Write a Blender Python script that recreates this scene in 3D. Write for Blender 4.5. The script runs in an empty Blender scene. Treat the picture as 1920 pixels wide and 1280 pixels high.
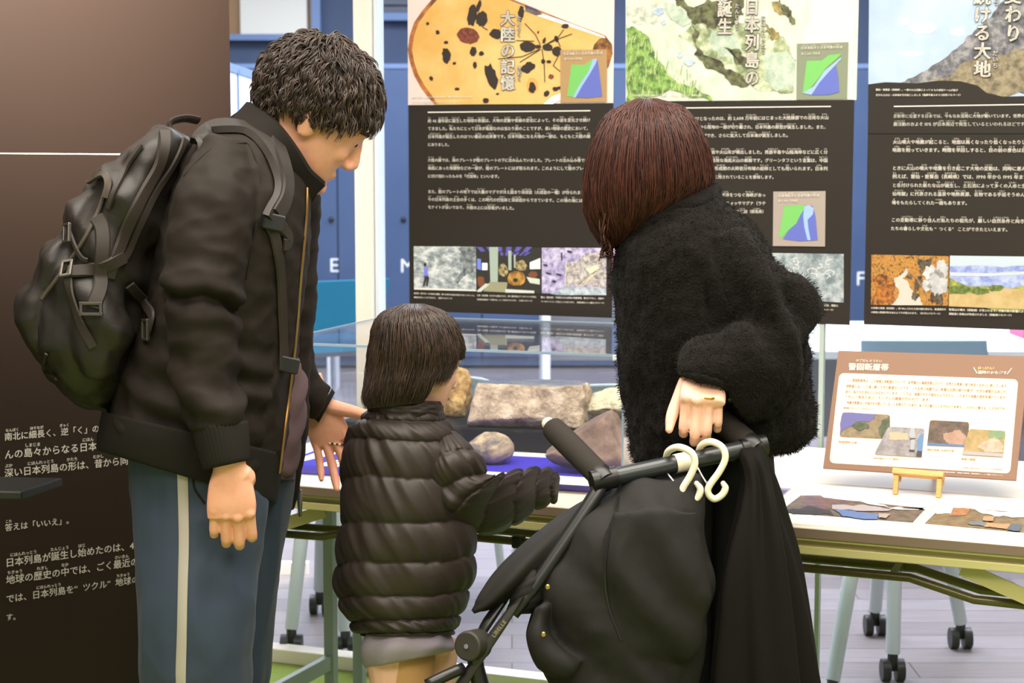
import bpy, bmesh, math, random
from math import sin, cos, tan, pi, radians, atan2, sqrt
from mathutils import Vector, Matrix, noise
from mathutils.bvhtree import BVHTree

# ------------------------------------------------------------------ camera, world, light, exposure
SC = bpy.context.scene
COL = SC.collection
F = 3300.0                      # focal length in pixels of a 1920 wide frame
PITCH = math.atan(350.0 / F)    # the camera looks slightly down
H = 1.40                        # lens height
CAM = Vector((0, 0, H))
CP, SP = cos(PITCH), sin(PITCH)

cam_d = bpy.data.cameras.new('camera')
cam = bpy.data.objects.new('camera', cam_d)
COL.objects.link(cam)
cam.location = CAM
cam.rotation_euler = (pi / 2 - PITCH, 0, 0)
cam_d.sensor_width = 36.0
cam_d.lens = F / 1920.0 * 36.0
cam_d.clip_end = 60
cam_d.dof.use_dof = True
cam_d.dof.focus_distance = 3.12
cam_d.dof.aperture_fstop = 8.0
SC.camera = cam

SC.view_settings.view_transform = 'Standard'
SC.view_settings.look = 'None'
SC.view_settings.gamma = 1.0
SC.view_settings.use_curve_mapping = False
SC.view_settings.exposure = 0.0
SC.cycles.transparent_max_bounces = 40

wd = bpy.data.worlds.new('world')
SC.world = wd
wd.use_nodes = True
bg = wd.node_tree.nodes['Background']
bg.inputs['Color'].default_value = (1.0, 0.93, 0.86, 1)
bg.inputs['Strength'].default_value = 0.5


def area(name, loc, sx, sy, energy, col, rot=(0, 0, 0)):
    l = bpy.data.lights.new(name, 'AREA')
    l.shape = 'RECTANGLE'
    l.size, l.size_y = sx, sy
    l.energy = energy
    l.color = col
    o = bpy.data.objects.new(name, l)
    o.location = loc
    o.rotation_euler = rot
    COL.objects.link(o)
    return o


area('ceiling_lamp_hall', (0.0, 2.6, 2.93), 3.6, 1.6, 130, (1.0, 0.93, 0.85))
area('ceiling_lamp_hall_rear', (0.3, 0.2, 2.93), 3.0, 1.2, 105, (1.0, 0.91, 0.82))
area('ceiling_lamp_office', (0.6, 6.6, 2.93), 5.0, 2.2, 330, (0.93, 0.95, 1.0))
area('ceiling_lamp_office_far', (0.6, 10.0, 2.93), 6.0, 1.2, 170, (0.93, 0.95, 1.0))


def spot(name, loc, target, energy, size, blend, col, rad=0.05):
    l = bpy.data.lights.new(name, 'SPOT')
    l.energy = energy
    l.spot_size = size
    l.spot_blend = blend
    l.color = col
    l.shadow_soft_size = rad
    o = bpy.data.objects.new(name, l)
    o.location = loc
    o.rotation_euler = (Vector(target) - Vector(loc)).to_track_quat('-Z', 'Y').to_euler()
    COL.objects.link(o)
    return o


# added spot without a fixture, brightening the upper half of the brown panel
spot('added_panel_spot', (-0.45, 2.75, 2.90), (-1.0, 3.74, 2.08), 2300, radians(52), 1.0, (1.0, 0.86, 0.74), 0.12)

# ------------------------------------------------------------------ geometry helpers


def ray(px, py):
    a = (px - 960) / F
    b = (640 - py) / F
    return Vector((a, CP + b * SP, -SP + b * CP))


def W(px, py, Y):
    d = ray(px, py)
    return CAM + d * (Y / d.y)


def Wz(px, py, z):
    d = ray(px, py)
    return CAM + d * ((z - H) / d.z)


def Wp(px, py, p0, n):
    d = ray(px, py)
    return CAM + d * ((p0 - CAM).dot(n) / d.dot(n))


def cat(a, b, c, d, t):
    return 0.5 * ((2 * b) + (c - a) * t + (2 * a - 5 * b + 4 * c - d) * t * t + (3 * b - a - 3 * c + d) * t ** 3)


def spline(pts, sub):
    """Catmull-Rom through a list of Vectors or floats."""
    if len(pts) < 3 or sub <= 1:
        if sub <= 1:
            return list(pts)
        out = []
        for i in range(len(pts) - 1):
            for k in range(sub):
                out.append(pts[i] + (pts[i + 1] - pts[i]) * (k / sub))
        out.append(pts[-1])
        return out
    out = []
    n = len(pts)
    for i in range(n - 1):
        a = pts[max(i - 1, 0)]
        b = pts[i]
        c = pts[i + 1]
        d = pts[min(i + 2, n - 1)]
        if i == 0:
            a = b + (b - c)
        if i == n - 2:
            d = c + (c - b)
        for k in range(sub):
            out.append(cat(a, b, c, d, k / sub))
    out.append(pts[-1])
    return out


class MB:
    def __init__(s):
        s.v, s.f, s.m = [], [], []

    def add(s, vs, fs, mat=0):
        o = len(s.v)
        s.v.extend([tuple(v) for v in vs])
        s.f.extend([tuple(i + o for i in f) for f in fs])
        s.m.extend([mat] * len(fs))

    def merge(s, o, mat=None):
        k = len(s.v)
        s.v.extend(o.v)
        s.f.extend([tuple(i + k for i in f) for f in o.f])
        s.m.extend(o.m if mat is None else [mat] * len(o.f))

    def obox(s, c, x, y, z, mat=0):
        """box: centre and three half-axis vectors"""
        c, x, y, z = Vector(c), Vector(x), Vector(y), Vector(z)
        vs = [c + x * i + y * j + z * k for k in (-1, 1) for j in (-1, 1) for i in (-1, 1)]
        fs = [(0, 2, 3, 1), (4, 5, 7, 6), (0, 1, 5, 4), (2, 6, 7, 3), (0, 4, 6, 2), (1, 3, 7, 5)]
        if x.cross(y).dot(z) < 0:
            fs = [f[::-1] for f in fs]
        s.add(vs, fs, mat)

    def box(s, x0, y0, z0, x1, y1, z1, mat=0):
        s.obox(((x0 + x1) / 2, (y0 + y1) / 2, (z0 + z1) / 2), ((x1 - x0) / 2, 0, 0), (0, (y1 - y0) / 2, 0), (0, 0, (z1 - z0) / 2), mat)

    def bar(s, a, b, w, h, up=(0, 0, 1), mat=0):
        a, b, up = Vector(a), Vector(b), Vector(up)
        d = (b - a)
        sx = d.cross(up).normalized()
        sz = sx.cross(d).normalized()
        s.obox((a + b) / 2, d / 2, sx * w / 2, sz * h / 2, mat)

    def poly(s, pts, mat=0):
        s.add(pts, [tuple(range(len(pts)))], mat)

    def tube(s, path, rad, n=8, sub=1, cap=True, mat=0, flat=1.0):
        path = [Vector(p) for p in path]
        if not isinstance(rad, (list, tuple)):
            rad = [rad] * len(path)
        rad = list(rad)
        if sub > 1:
            path = spline(path, sub)
            rad = spline(rad, sub)
        m = len(path)
        t = [(path[min(i + 1, m - 1)] - path[max(i - 1, 0)]).normalized() for i in range(m)]
        ref = Vector((0, 0, 1))
        if abs(t[0].dot(ref)) > .9:
            ref = Vector((1, 0, 0))
        u = t[0].cross(ref).normalized()
        vs = []
        for i in range(m):
            u = (u - t[i] * u.dot(t[i]))
            if u.length < 1e-6:
                u = t[i].orthogonal()
            u.normalize()
            w = t[i].cross(u)
            r = max(rad[i], 1e-5)
            for k in range(n):
                a = 2 * pi * k / n
                vs.append(path[i] + u * cos(a) * r + w * sin(a) * r * flat)
        fs = []
        for i in range(m - 1):
            for k in range(n):
                k2 = (k + 1) % n
                fs.append((i * n + k, i * n + k2, (i + 1) * n + k2, (i + 1) * n + k))
        if cap:
            fs.append(tuple(range(n))[::-1])
            fs.append(tuple((m - 1) * n + k for k in range(n)))
        s.add(vs, fs, mat)

    def loft(s, rings, n=32, sub=4, cap=True, mat=0, dome=0.0, disp=None):
        """rings of (centre, u, v, exponent), smoothed along the way"""
        R = [(Vector(r[0]), Vector(r[1]), Vector(r[2]), float(r[3]) if len(r) > 3 else 2.0) for r in rings]
        C = spline([r[0] for r in R], sub)
        U = spline([r[1] for r in R], sub)
        V = spline([r[2] for r in R], sub)
        E = spline([r[3] for r in R], sub)
        m = len(C)
        vs = []
        for i in range(m):
            e = 2.0 / max(E[i], .6)
            for k in range(n):
                a = 2 * pi * k / n
                ca, sa = cos(a), sin(a)
                x = math.copysign(abs(ca) ** e, ca)
                y = math.copysign(abs(sa) ** e, sa)
                off = U[i] * x + V[i] * y
                if disp:
                    ol = off.length
                    if ol > 1e-6:
                        off = off * (1 + disp(i / (m - 1), a, ol) / ol)
                vs.append(C[i] + off)
        fs = []
        flip = (C[-1] - C[0]).dot(U[m // 2].cross(V[m // 2])) < 0
        for i in range(m - 1):
            for k in range(n):
                k2 = (k + 1) % n
                q = (i * n + k, i * n + k2, (i + 1) * n + k2, (i + 1) * n + k)
                fs.append(q[::-1] if flip else q)
        if cap:
            for e, ii in ((0, 0), (1, m - 1)):
                nb = C[1] - C[0] if e == 0 else C[-2] - C[-1]
                cc = C[ii] - nb.normalized() * dome
                vs.append(cc)
                ci = len(vs) - 1
                for k in range(n):
                    k2 = (k + 1) % n
                    tri = (ci, ii * n + k2, ii * n + k) if e == 0 else (ci, ii * n + k, ii * n + k2)
                    fs.append(tri[::-1] if flip else tri)
        s.add(vs, fs, mat)

    def ball(s, c, rx, ry=None, rz=None, n=16, m=10, rot=None, mat=0):
        ry = rx if ry is None else ry
        rz = rx if rz is None else rz
        c = Vector(c)
        vs = [Vector((0, 0, rz))]
        for i in range(1, m):
            t = pi * i / m
            for k in range(n):
                a = 2 * pi * k / n
                vs.append(Vector((rx * sin(t) * cos(a), ry * sin(t) * sin(a), rz * cos(t))))
        vs.append(Vector((0, 0, -rz)))
        fs = []
        for k in range(n):
            fs.append((0, 1 + k, 1 + (k + 1) % n))
        for i in range(m - 2):
            for k in range(n):
                a, b = 1 + i * n + k, 1 + i * n + (k + 1) % n
                fs.append((a, a + n, b + n, b))
        L = len(vs) - 1
        o = 1 + (m - 2) * n
        for k in range(n):
            fs.append((L, o + (k + 1) % n, o + k))
        if rot is not None:
            vs = [rot @ v for v in vs]
        s.add([c + v for v in vs], fs, mat)

    def ribbon(s, pts, nrm, w, th=0.002, mat=0):
        """flat strap along pts with surface normals nrm"""
        m = len(pts)
        if not isinstance(w, (list, tuple)):
            w = [w] * m
        vs = []
        for i in range(m):
            t = (pts[min(i + 1, m - 1)] - pts[max(i - 1, 0)]).normalized()
            nn = (nrm[i] - t * nrm[i].dot(t)).normalized()
            b = t.cross(nn)
            for (x, y) in ((-1, 0), (-.8, 1), (.8, 1), (1, 0)):
                vs.append(pts[i] + b * x * w[i] / 2 + nn * y * th)
        fs = []
        for i in range(m - 1):
            for k in range(4):
                k2 = (k + 1) % 4
                fs.append((i * 4 + k2, i * 4 + k, (i + 1) * 4 + k, (i + 1) * 4 + k2))
        fs.append((0, 1, 2, 3))
        fs.append(tuple((m - 1) * 4 + k for k in (3, 2, 1, 0)))
        s.add(vs, fs, mat)

    def mesh(s, name, mats=()):
        me = bpy.data.meshes.new(name)
        me.from_pydata(s.v, [], s.f)
        for m in mats:
            me.materials.append(m)
        if len(mats) > 1:
            me.polygons.foreach_set('material_index', s.m)
        me.update()
        return me

    def build(s, name, mats, parent=None, smooth=False, bevel=0.0, subsurf=0, **kw):
        if not isinstance(mats, (list, tuple)):
            mats = [mats]
        return link(name, s.mesh(name, mats), parent, smooth, bevel, subsurf, **kw)


def link(name, me, parent=None, smooth=False, bevel=0.0, subsurf=0, **kw):
    o = bpy.data.objects.new(name, me)
    COL.objects.link(o)
    if smooth:
        me.polygons.foreach_set('use_smooth', [True] * len(me.polygons))
        if smooth == 'auto':
            me.set_sharp_from_angle(angle=radians(42))
    if bevel:
        b = o.modifiers.new('edge', 'BEVEL')
        b.width = bevel
        b.segments = 2
        b.limit_method = 'ANGLE'
    if subsurf:
        b = o.modifiers.new('smooth', 'SUBSURF')
        b.levels = b.render_levels = subsurf
    if parent:
        o.parent = parent
        o.matrix_parent_inverse = Matrix.Translation(-parent.location)
    for k, v in kw.items():
        o[k] = v
    return o


def thing(name, loc, label, cat, group=None):
    o = bpy.data.objects.new(name, None)
    o.empty_display_size = .1
    o.location = loc
    COL.objects.link(o)
    tag(o, label, cat, group)
    return o


def tag(o, label, cat, group=None, kind=None):
    o['label'] = label
    o['category'] = cat
    if group:
        o['group'] = group
    if kind:
        o['kind'] = kind
    return o


def struct(o):
    o['kind'] = 'structure'
    return o


def copy_tree(o, delta, label=None):
    c = o.copy()
    COL.objects.link(c)
    c.location = o.location + Vector(delta)
    if label:
        c['label'] = label
    for ch in list(o.children):
        d = ch.copy()
        COL.objects.link(d)
        d.parent = c
        for g in list(ch.children):
            e = g.copy()
            COL.objects.link(e)
            e.parent = d
    return c


def fuse(mb, voxel, smooth=3, fac=.5):
    """one continuous skin over overlapping closed shapes"""
    me = mb.mesh('tmp')
    o = bpy.data.objects.new('tmp', me)
    COL.objects.link(o)
    r = o.modifiers.new('r', 'REMESH')
    r.mode = 'VOXEL'
    r.voxel_size = voxel
    if smooth:
        q = o.modifiers.new('s', 'SMOOTH')
        q.iterations = smooth
        q.factor = fac
    dg = bpy.context.evaluated_depsgraph_get()
    dg.update()
    out = bpy.data.meshes.new_from_object(o.evaluated_get(dg))
    bpy.data.objects.remove(o)
    bpy.data.meshes.remove(me)
    return out


def displace(me, fn):
    no = [v.normal.copy() for v in me.vertices]
    for v, n in zip(me.vertices, no):
        v.co += n * fn(v.co, n)
    me.update()


def bvh_of(*meshes):
    vs, fs = [], []
    for me in meshes:
        o = len(vs)
        vs.extend([v.co.copy() for v in me.vertices])
        fs.extend([[i + o for i in p.vertices] for p in me.polygons])
    return BVHTree.FromPolygons(vs, fs)


def hit(bv, px, py, off=0.003):
    d = ray(px, py).normalized()
    p, n, i, t = bv.ray_cast(CAM, d)
    if p is None:
        p, n, i, t = bv.find_nearest(W(px, py, 3.0))
    if n.dot(d) > 0:
        n = -n
    return p + n * off, n


def strap(mb, bv, pix, w, th=.003, off=.002, sub=5, mat=0, smooth=4):
    P = spline([Vector((a, b, 0)) for a, b in pix], sub)
    pts, nr = [], []
    for q in P:
        p, n = hit(bv, q.x, q.y, off)
        pts.append(p)
        nr.append(n)
    for _ in range(smooth):
        pts = [pts[0]] + [(pts[i - 1] + pts[i] * 2 + pts[i + 1]) / 4 for i in range(1, len(pts) - 1)] + [pts[-1]]
        nr = [nr[0]] + [(nr[i - 1] + nr[i] * 2 + nr[i + 1]).normalized() for i in range(1, len(nr) - 1)] + [nr[-1]]
    mb.ribbon(pts, nr, w, th, mat)


def PR(xl, yl, xr, yr, Y, th, e=2.0, Y2=None):
    """ring whose visible ends are two picture points at depth Y and whose thickness runs along the view"""
    L, R = W(xl, yl, Y), W(xr, yr, Y if Y2 is None else Y2)
    c = (L + R) / 2
    u = (R - L) / 2
    d = (c - CAM).normalized()
    un = u.normalized()
    v = (d - un * d.dot(un)).normalized() * th / 2
    return (c, u, v, e)


# ------------------------------------------------------------------ materials


def lin(c):
    return tuple((x / 255 / 12.92) if x / 255 <= .04045 else ((x / 255 + .055) / 1.055) ** 2.4 for x in c)


MATS = {}


def mat(name, rgb, rough=.6, metal=0.0, spec=.5, var=None, bump=None, sss=0.0, sheen=0.0, coat=0.0, stretch=None, emit=0.0):
    """var=(rgb2, scale, detail[, low, high]); bump=(scale, strength, distance)"""
    if name in MATS:
        return MATS[name]
    m = bpy.data.materials.new(name)
    m.use_nodes = True
    nt = m.node_tree
    b = nt.nodes['Principled BSDF']
    b.inputs['Base Color'].default_value = (*lin(rgb), 1)
    b.inputs['Roughness'].default_value = rough
    b.inputs['Metallic'].default_value = metal
    b.inputs['Specular IOR Level'].default_value = spec
    if sss:
        b.inputs['Subsurface Weight'].default_value = sss
        b.inputs['Subsurface Radius'].default_value = (.01, .004, .002)
    if sheen:
        b.inputs['Sheen Weight'].default_value = sheen
    if coat:
        b.inputs['Coat Weight'].default_value = coat
        b.inputs['Coat Roughness'].default_value = .1
    if emit:
        b.inputs['Emission Color'].default_value = (*lin(rgb), 1)
        b.inputs['Emission Strength'].default_value = emit
    co = None
    if var or bump:
        tc = nt.nodes.new('ShaderNodeTexCoord')
        co = tc.outputs['Object']
        if stretch:
            mp = nt.nodes.new('ShaderNodeMapping')
            mp.inputs['Scale'].default_value = stretch
            nt.links.new(co, mp.inputs['Vector'])
            co = mp.outputs['Vector']
    if var:
        nz = nt.nodes.new('ShaderNodeTexNoise')
        nz.inputs['Scale'].default_value = var[1]
        nz.inputs['Detail'].default_value = var[2]
        nz.inputs['Roughness'].default_value = .65
        nt.links.new(co, nz.inputs['Vector'])
        rp = nt.nodes.new('ShaderNodeValToRGB')
        rp.color_ramp.elements[0].position = var[3] if len(var) > 3 else .35
        rp.color_ramp.elements[1].position = var[4] if len(var) > 4 else .65
        rp.color_ramp.elements[0].color = (*lin(rgb), 1)
        rp.color_ramp.elements[1].color = (*lin(var[0]), 1)
        for extra in var[5:]:
            e = rp.color_ramp.elements.new(extra[0])
            e.color = (*lin(extra[1]), 1)
        nt.links.new(nz.outputs['Fac'], rp.inputs['Fac'])
        nt.links.new(rp.outputs['Color'], b.inputs['Base Color'])
    if bump:
        nz = nt.nodes.new('ShaderNodeTexNoise')
        nz.inputs['Scale'].default_value = bump[0]
        nz.inputs['Detail'].default_value = 6
        nt.links.new(co, nz.inputs['Vector'])
        bp = nt.nodes.new('ShaderNodeBump')
        bp.inputs['Strength'].default_value = bump[1]
        bp.inputs['Distance'].default_value = bump[2]
        nt.links.new(nz.outputs['Fac'], bp.inputs['Height'])
        nt.links.new(bp.outputs['Normal'], b.inputs['Normal'])
    MATS[name] = m
    return m


def glass(name, tint, ior=1.45, haze=0.0):
    m = bpy.data.materials.new(name)
    m.use_nodes = True
    nt = m.node_tree
    nt.nodes.remove(nt.nodes['Principled BSDF'])
    out = nt.nodes['Material Output']
    tr = nt.nodes.new('ShaderNodeBsdfTransparent')
    tr.inputs['Color'].default_value = (*tint, 1)
    gl = nt.nodes.new('ShaderNodeBsdfGlossy')
    gl.inputs['Roughness'].default_value = .01
    fr = nt.nodes.new('ShaderNodeFresnel')
    # the same reflectance from either side of a pane
    ge = nt.nodes.new('ShaderNodeNewGeometry')
    ml = nt.nodes.new('ShaderNodeMath')
    ml.operation = 'MULTIPLY_ADD'
    ml.inputs[1].default_value = 1 / ior - ior
    ml.inputs[2].default_value = ior
    nt.links.new(ge.outputs['Backfacing'], ml.inputs[0])
    nt.links.new(ml.outputs[0], fr.inputs['IOR'])
    mx = nt.nodes.new('ShaderNodeMixShader')
    nt.links.new(fr.outputs['Fac'], mx.inputs['Fac'])
    a = tr.outputs['BSDF']
    if haze:
        df = nt.nodes.new('ShaderNodeBsdfDiffuse')
        df.inputs['Color'].default_value = (.85, .92, 1, 1)
        m2 = nt.nodes.new('ShaderNodeMixShader')
        m2.inputs['Fac'].default_value = haze
        nt.links.new(a, m2.inputs[1])
        nt.links.new(df.outputs['BSDF'], m2.inputs[2])
        a = m2.outputs['Shader']
    nt.links.new(a, mx.inputs[1])
    nt.links.new(gl.outputs['BSDF'], mx.inputs[2])
    nt.links.new(mx.outputs['Shader'], out.inputs['Surface'])
    return m


# ------------------------------------------------------------------ lettering (flat glyph outlines)
GL = {}


def glyph(ch, bold):
    k = (ch, bold)
    if k in GL:
        return GL[k]
    cu = bpy.data.curves.new('t', 'FONT')
    cu.body = ch
    cu.resolution_u = 2
    o = bpy.data.objects.new('t', cu)
    COL.objects.link(o)
    dg = bpy.context.evaluated_depsgraph_get()
    me = bpy.data.meshes.new_from_object(o.evaluated_get(dg))
    vs = [(v.co.x, v.co.y) for v in me.vertices]
    fs = [tuple(p.vertices) for p in me.polygons]
    if bold > 0 and vs:
        # heavier strokes: the outline laid down again, shifted a hair
        b_ = bold * .8
        sh = [(-b_, 0), (b_, 0), (0, b_ * .7), (0, -b_ * .7)] if bold < .05 else [(b_ * cos(k * pi / 4), b_ * sin(k * pi / 4)) for k in range(8)]
        v0, f0 = vs, fs
        vs, fs = [], []
        for dx_, dy_ in sh:
            k_ = len(vs)
            vs = vs + [(x + dx_, y + dy_) for x, y in v0]
            fs = fs + [tuple(i + k_ for i in f) for f in f0]
    bpy.data.objects.remove(o)
    bpy.data.curves.remove(cu)
    bpy.data.meshes.remove(me)
    wide = ord(ch) > 0x2000
    if wide:
        adv = 1.0
        dx = 0.0
    elif vs:
        x0, x1 = min(v[0] for v in vs), max(v[0] for v in vs)
        adv = x1 - x0 + .1
        dx = .05 - x0
    else:
        adv, dx = .3, 0
    GL[k] = ([(x + dx, y) for x, y in vs], fs, adv)
    return GL[k]
# ------------------------------------------------------------------ surfaces
M_white = mat('white_paint', (236, 234, 228), .45)
M_post = mat('cream_aluminium', (240, 232, 222), .4)
M_cream = mat('cream_laminate', (226, 216, 202), .35)
M_edge = mat('table_edge', (122, 104, 88), .5)
M_olive = mat('olive_steel', (192, 184, 126), .35, spec=.5)
M_olive_d = mat('olive_rod', (92, 86, 52), .3, metal=.3)
M_mintsteel = mat('grey_mint_steel', (138, 150, 148), .4)
M_black = mat('black_plastic', (26, 26, 27), .45)
M_mint = mat('mint_plastic', (184, 194, 194), .4)
M_teal = mat('teal_fabric', (6, 122, 156), .8, bump=(300, .3, .002))
M_lblue = mat('light_blue_plastic', (118, 142, 162), .4)
M_chrome = mat('bright_metal', (190, 190, 195), .25, metal=1.0)

# ------------------------------------------------------------------ the room
WY = .39                                              # slope of the glass wall in plan
WN = Vector((-WY, -1, 0)).normalized()                # faces the hall
WDIR = Vector((1, -WY, 0)).normalized()
W0 = Vector((-.58, 4.76, 0))


def wall_pt(x, z, off=0.0):
    return Vector((x, W0.y - WY * (x - W0.x), z)) + WN * off


def wood_floor():
    m = bpy.data.materials.new('office_floor_wood')
    m.use_nodes = True
    nt = m.node_tree
    b = nt.nodes['Principled BSDF']
    tc = nt.nodes.new('ShaderNodeTexCoord')
    br = nt.nodes.new('ShaderNodeTexBrick')
    br.inputs['Scale'].default_value = 1.0
    br.inputs['Brick Width'].default_value = 1.1
    br.inputs['Row Height'].default_value = .14
    br.inputs['Mortar Size'].default_value = .002
    br.inputs['Color1'].default_value = (*lin((150, 142, 146)), 1)
    br.inputs['Color2'].default_value = (*lin((132, 122, 124)), 1)
    br.inputs['Mortar'].default_value = (*lin((84, 72, 68)), 1)
    nt.links.new(tc.outputs['Object'], br.inputs['Vector'])
    mp = nt.nodes.new('ShaderNodeMapping')
    mp.inputs['Scale'].default_value = (3, 60, 1)
    nt.links.new(tc.outputs['Object'], mp.inputs['Vector'])
    nz = nt.nodes.new('ShaderNodeTexNoise')
    nz.inputs['Scale'].default_value = 1.5
    nz.inputs['Detail'].default_value = 5
    nt.links.new(mp.outputs['Vector'], nz.inputs['Vector'])
    mx = nt.nodes.new('ShaderNodeMixRGB')
    mx.blend_type = 'OVERLAY'
    mx.inputs['Fac'].default_value = .35
    nt.links.new(br.outputs['Color'], mx.inputs['Color1'])
    nt.links.new(nz.outputs['Fac'], mx.inputs['Color2'])
    nt.links.new(mx.outputs['Color'], b.inputs['Base Color'])
    b.inputs['Roughness'].default_value = .28
    return m


def floor_piece(name, pts, m, z):
    mb = MB()
    n = len(pts)
    vs = [Vector((x, y, z)) for x, y in pts] + [Vector((x, y, z - .05)) for x, y in pts]
    mb.add(vs, [tuple(range(n)), tuple(range(n, 2 * n))[::-1]] + [(i, i + n, (i + 1) % n + n, (i + 1) % n) for i in range(n)])
    return struct(mb.build(name, m))


def wx(x):
    p = wall_pt(x, 0)
    return (p.x, p.y)


M_carpet = mat('green_carpet', (132, 150, 76), .95, spec=.1, var=((162, 182, 96), 260, 3), bump=(420, .8, .004))
floor_piece('floor_carpet', [(-4.5, -2.5), (4.5, -2.5), wx(4.5), wx(-4.5)], M_carpet, 0.0)
floor_piece('floor', [wx(-4.5), wx(4.5), (7, 2.9), (7, 12.1), (-5, 12.1), (-5, 6.2)], wood_floor(), 0.0)
M_ceil = mat('ceiling_white', (226, 224, 220), .8)
mb = MB()
mb.box(-5, -2.5, 3.0, 7, 12.1, 3.08)
struct(mb.build('ceiling', M_ceil))
M_navy = mat('navy_wall', (56, 72, 102), .6, var=((62, 78, 110), 3, 3))
M_navyframe = mat('blue_trim', (104, 128, 168), .5)
mb = MB()
mb.box(-5, 12.0, 0, 7, 12.1, 3.0)
struct(mb.build('wall_back', M_navy))
mb = MB()
mb.box(6.9, 2.9, 0, 7.0, 12.0, 3.0)
struct(mb.build('wall_right', M_white))
mb = MB()
mb.box(-5.0, 6.2, 0, -4.9, 12.0, 3.0)
struct(mb.build('wall_left', M_white))
for i, (x, y) in enumerate([(0.0, 2.6), (0.3, .2)]):
    mb = MB()
    mb.box(x - 1.8, y - .8, 2.95, x + 1.8, y + .8, 2.999)
    o = mb.build('ceiling_light', mat('lamp_diffuser', (255, 244, 230), .5, emit=2.2))
    tag(o, ['wide flat ceiling light panel over the exhibit tables', 'wide flat ceiling light panel behind the visitors'][i], 'light')
for i, (x, y) in enumerate([(.6, 6.6), (.6, 10.0)]):
    mb = MB()
    mb.box(x - 2.4, y - .6, 2.95, x + 2.4, y + .6, 2.999)
    o = mb.build('ceiling_light', mat('lamp_diffuser_cool', (225, 238, 255), .5, emit=3.0))
    tag(o, ['long cool ceiling light in the office behind the glass', 'long cool ceiling light nearest the blue lockers'][i], 'light')

# the window with the blind high in the back wall
ww = thing('window_1', W(518, 62, 11.93), 'window with a closed beige blind above the blue lockers', 'window')
ww['kind'] = 'structure'
a, b = W(440, 64, 11.9), W(590, 64, 11.9)
zb = a.z
mb = MB()
mb.box(a.x - .6, 11.88, zb - .04, b.x + .04, 11.99, zb)
mb.box(b.x - .02, 11.88, zb, b.x + .04, 11.99, 2.9)
mb.build('window_frame', M_navyframe, ww)
mb = MB()
c0, c1 = W(450, 0, 11.9).x, W(575, 0, 11.9).x
mb.box(c0, 11.90, zb, c1, 11.94, 2.85)
mb.build('blind', mat('beige_blind', (226, 222, 210), .8), ww)
mb = MB()
mb.box(a.x - .6, 11.95, zb, b.x, 11.99, 2.9)
mb.build('pane', mat('brown_pane', (150, 112, 70), .4), ww)
ww2 = thing('window_2', W(735, 24, 11.93), 'window with grey slat blind above the lockers, right of the white post', 'window')
ww2['kind'] = 'structure'
a, b = W(711, 24, 11.9), W(860, 24, 11.9)
mb = MB()
mb.box(a.x, 11.88, a.z - .05, b.x, 11.99, a.z)
mb.build('window_frame', M_navyframe, ww2)
mb = MB()
for k in range(12):
    mb.box(a.x, 11.92, a.z + .005 + k * .05, b.x, 11.95, a.z + .042 + k * .05)
mb.box(a.x, 11.955, a.z, b.x, 11.98, a.z + .6)
mb.build('blind', mat('grey_blind', (92, 98, 112), .6), ww2)

# lockers
M_lock = mat('blue_locker', (58, 78, 114), .45, var=((64, 84, 120), 2, 2))
M_gap = mat('dark_gap', (22, 30, 48), .8)
LT = W(600, 128, 11.5).z
LX = W(633, 400, 11.5).x
lett = {-1: 'E', 0: 'M', 7: 'F'}
ki = 0
for k in range(-2, 4):
    x0 = LX + k * .94
    lab = {-2: 'blue locker unit at the far left, half behind the brown panel', -1: 'blue locker unit marked E left of the white post',
           0: 'blue locker unit marked M right of the white post', 1: 'blue locker unit behind the first poster',
           2: 'blue locker unit behind the second poster', 3: 'blue locker unit marked F in the gap beside the third poster'}[k]
    t = thing('locker_unit', (x0 + .47, 11.7, 0), lab, 'locker', 'blue lockers along the office wall')
    mb = MB()
    mb.box(x0 + .002, 11.52, .02, x0 + .938, 11.98, LT)
    mb.build('body', M_lock, t)
    mb = MB()
    mb.box(x0 + .002, 11.51, LT, x0 + .938, 11.98, LT + .03)
    mb.build('top_rail', M_navyframe, t)
    for d in (0, 1):
        mb = MB()
        xa = x0 + d * .47
        mb.box(xa + .004, 11.498, .08, xa + .466, 11.52, LT - .012)
        dr = mb.build('door', M_lock, t, bevel=.002)
        mb = MB()
        mb.ball((xa + .43, 11.49, .98), .018, n=10, m=6)
        mb.build('knob', M_black, dr, smooth=True)
        kk = k * 2 + d
        L = {-1: ('E', 627, 497), 0: ('M', 764, 498), 7: ('F', 1614, 522)}.get(kk)
        if L:
            vs, fs, ad = glyph(L[0], 0.0)
            p = W(L[1], L[2], 11.494)
            s = .128
            mb = MB()
            mb.add([(p.x + (x - ad / 2) * s, 11.4945, p.z + (y - .34) * s) for x, y in vs], fs)
            mb.build('letter', mat('white_letter', (235, 238, 245), .5), dr)

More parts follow.
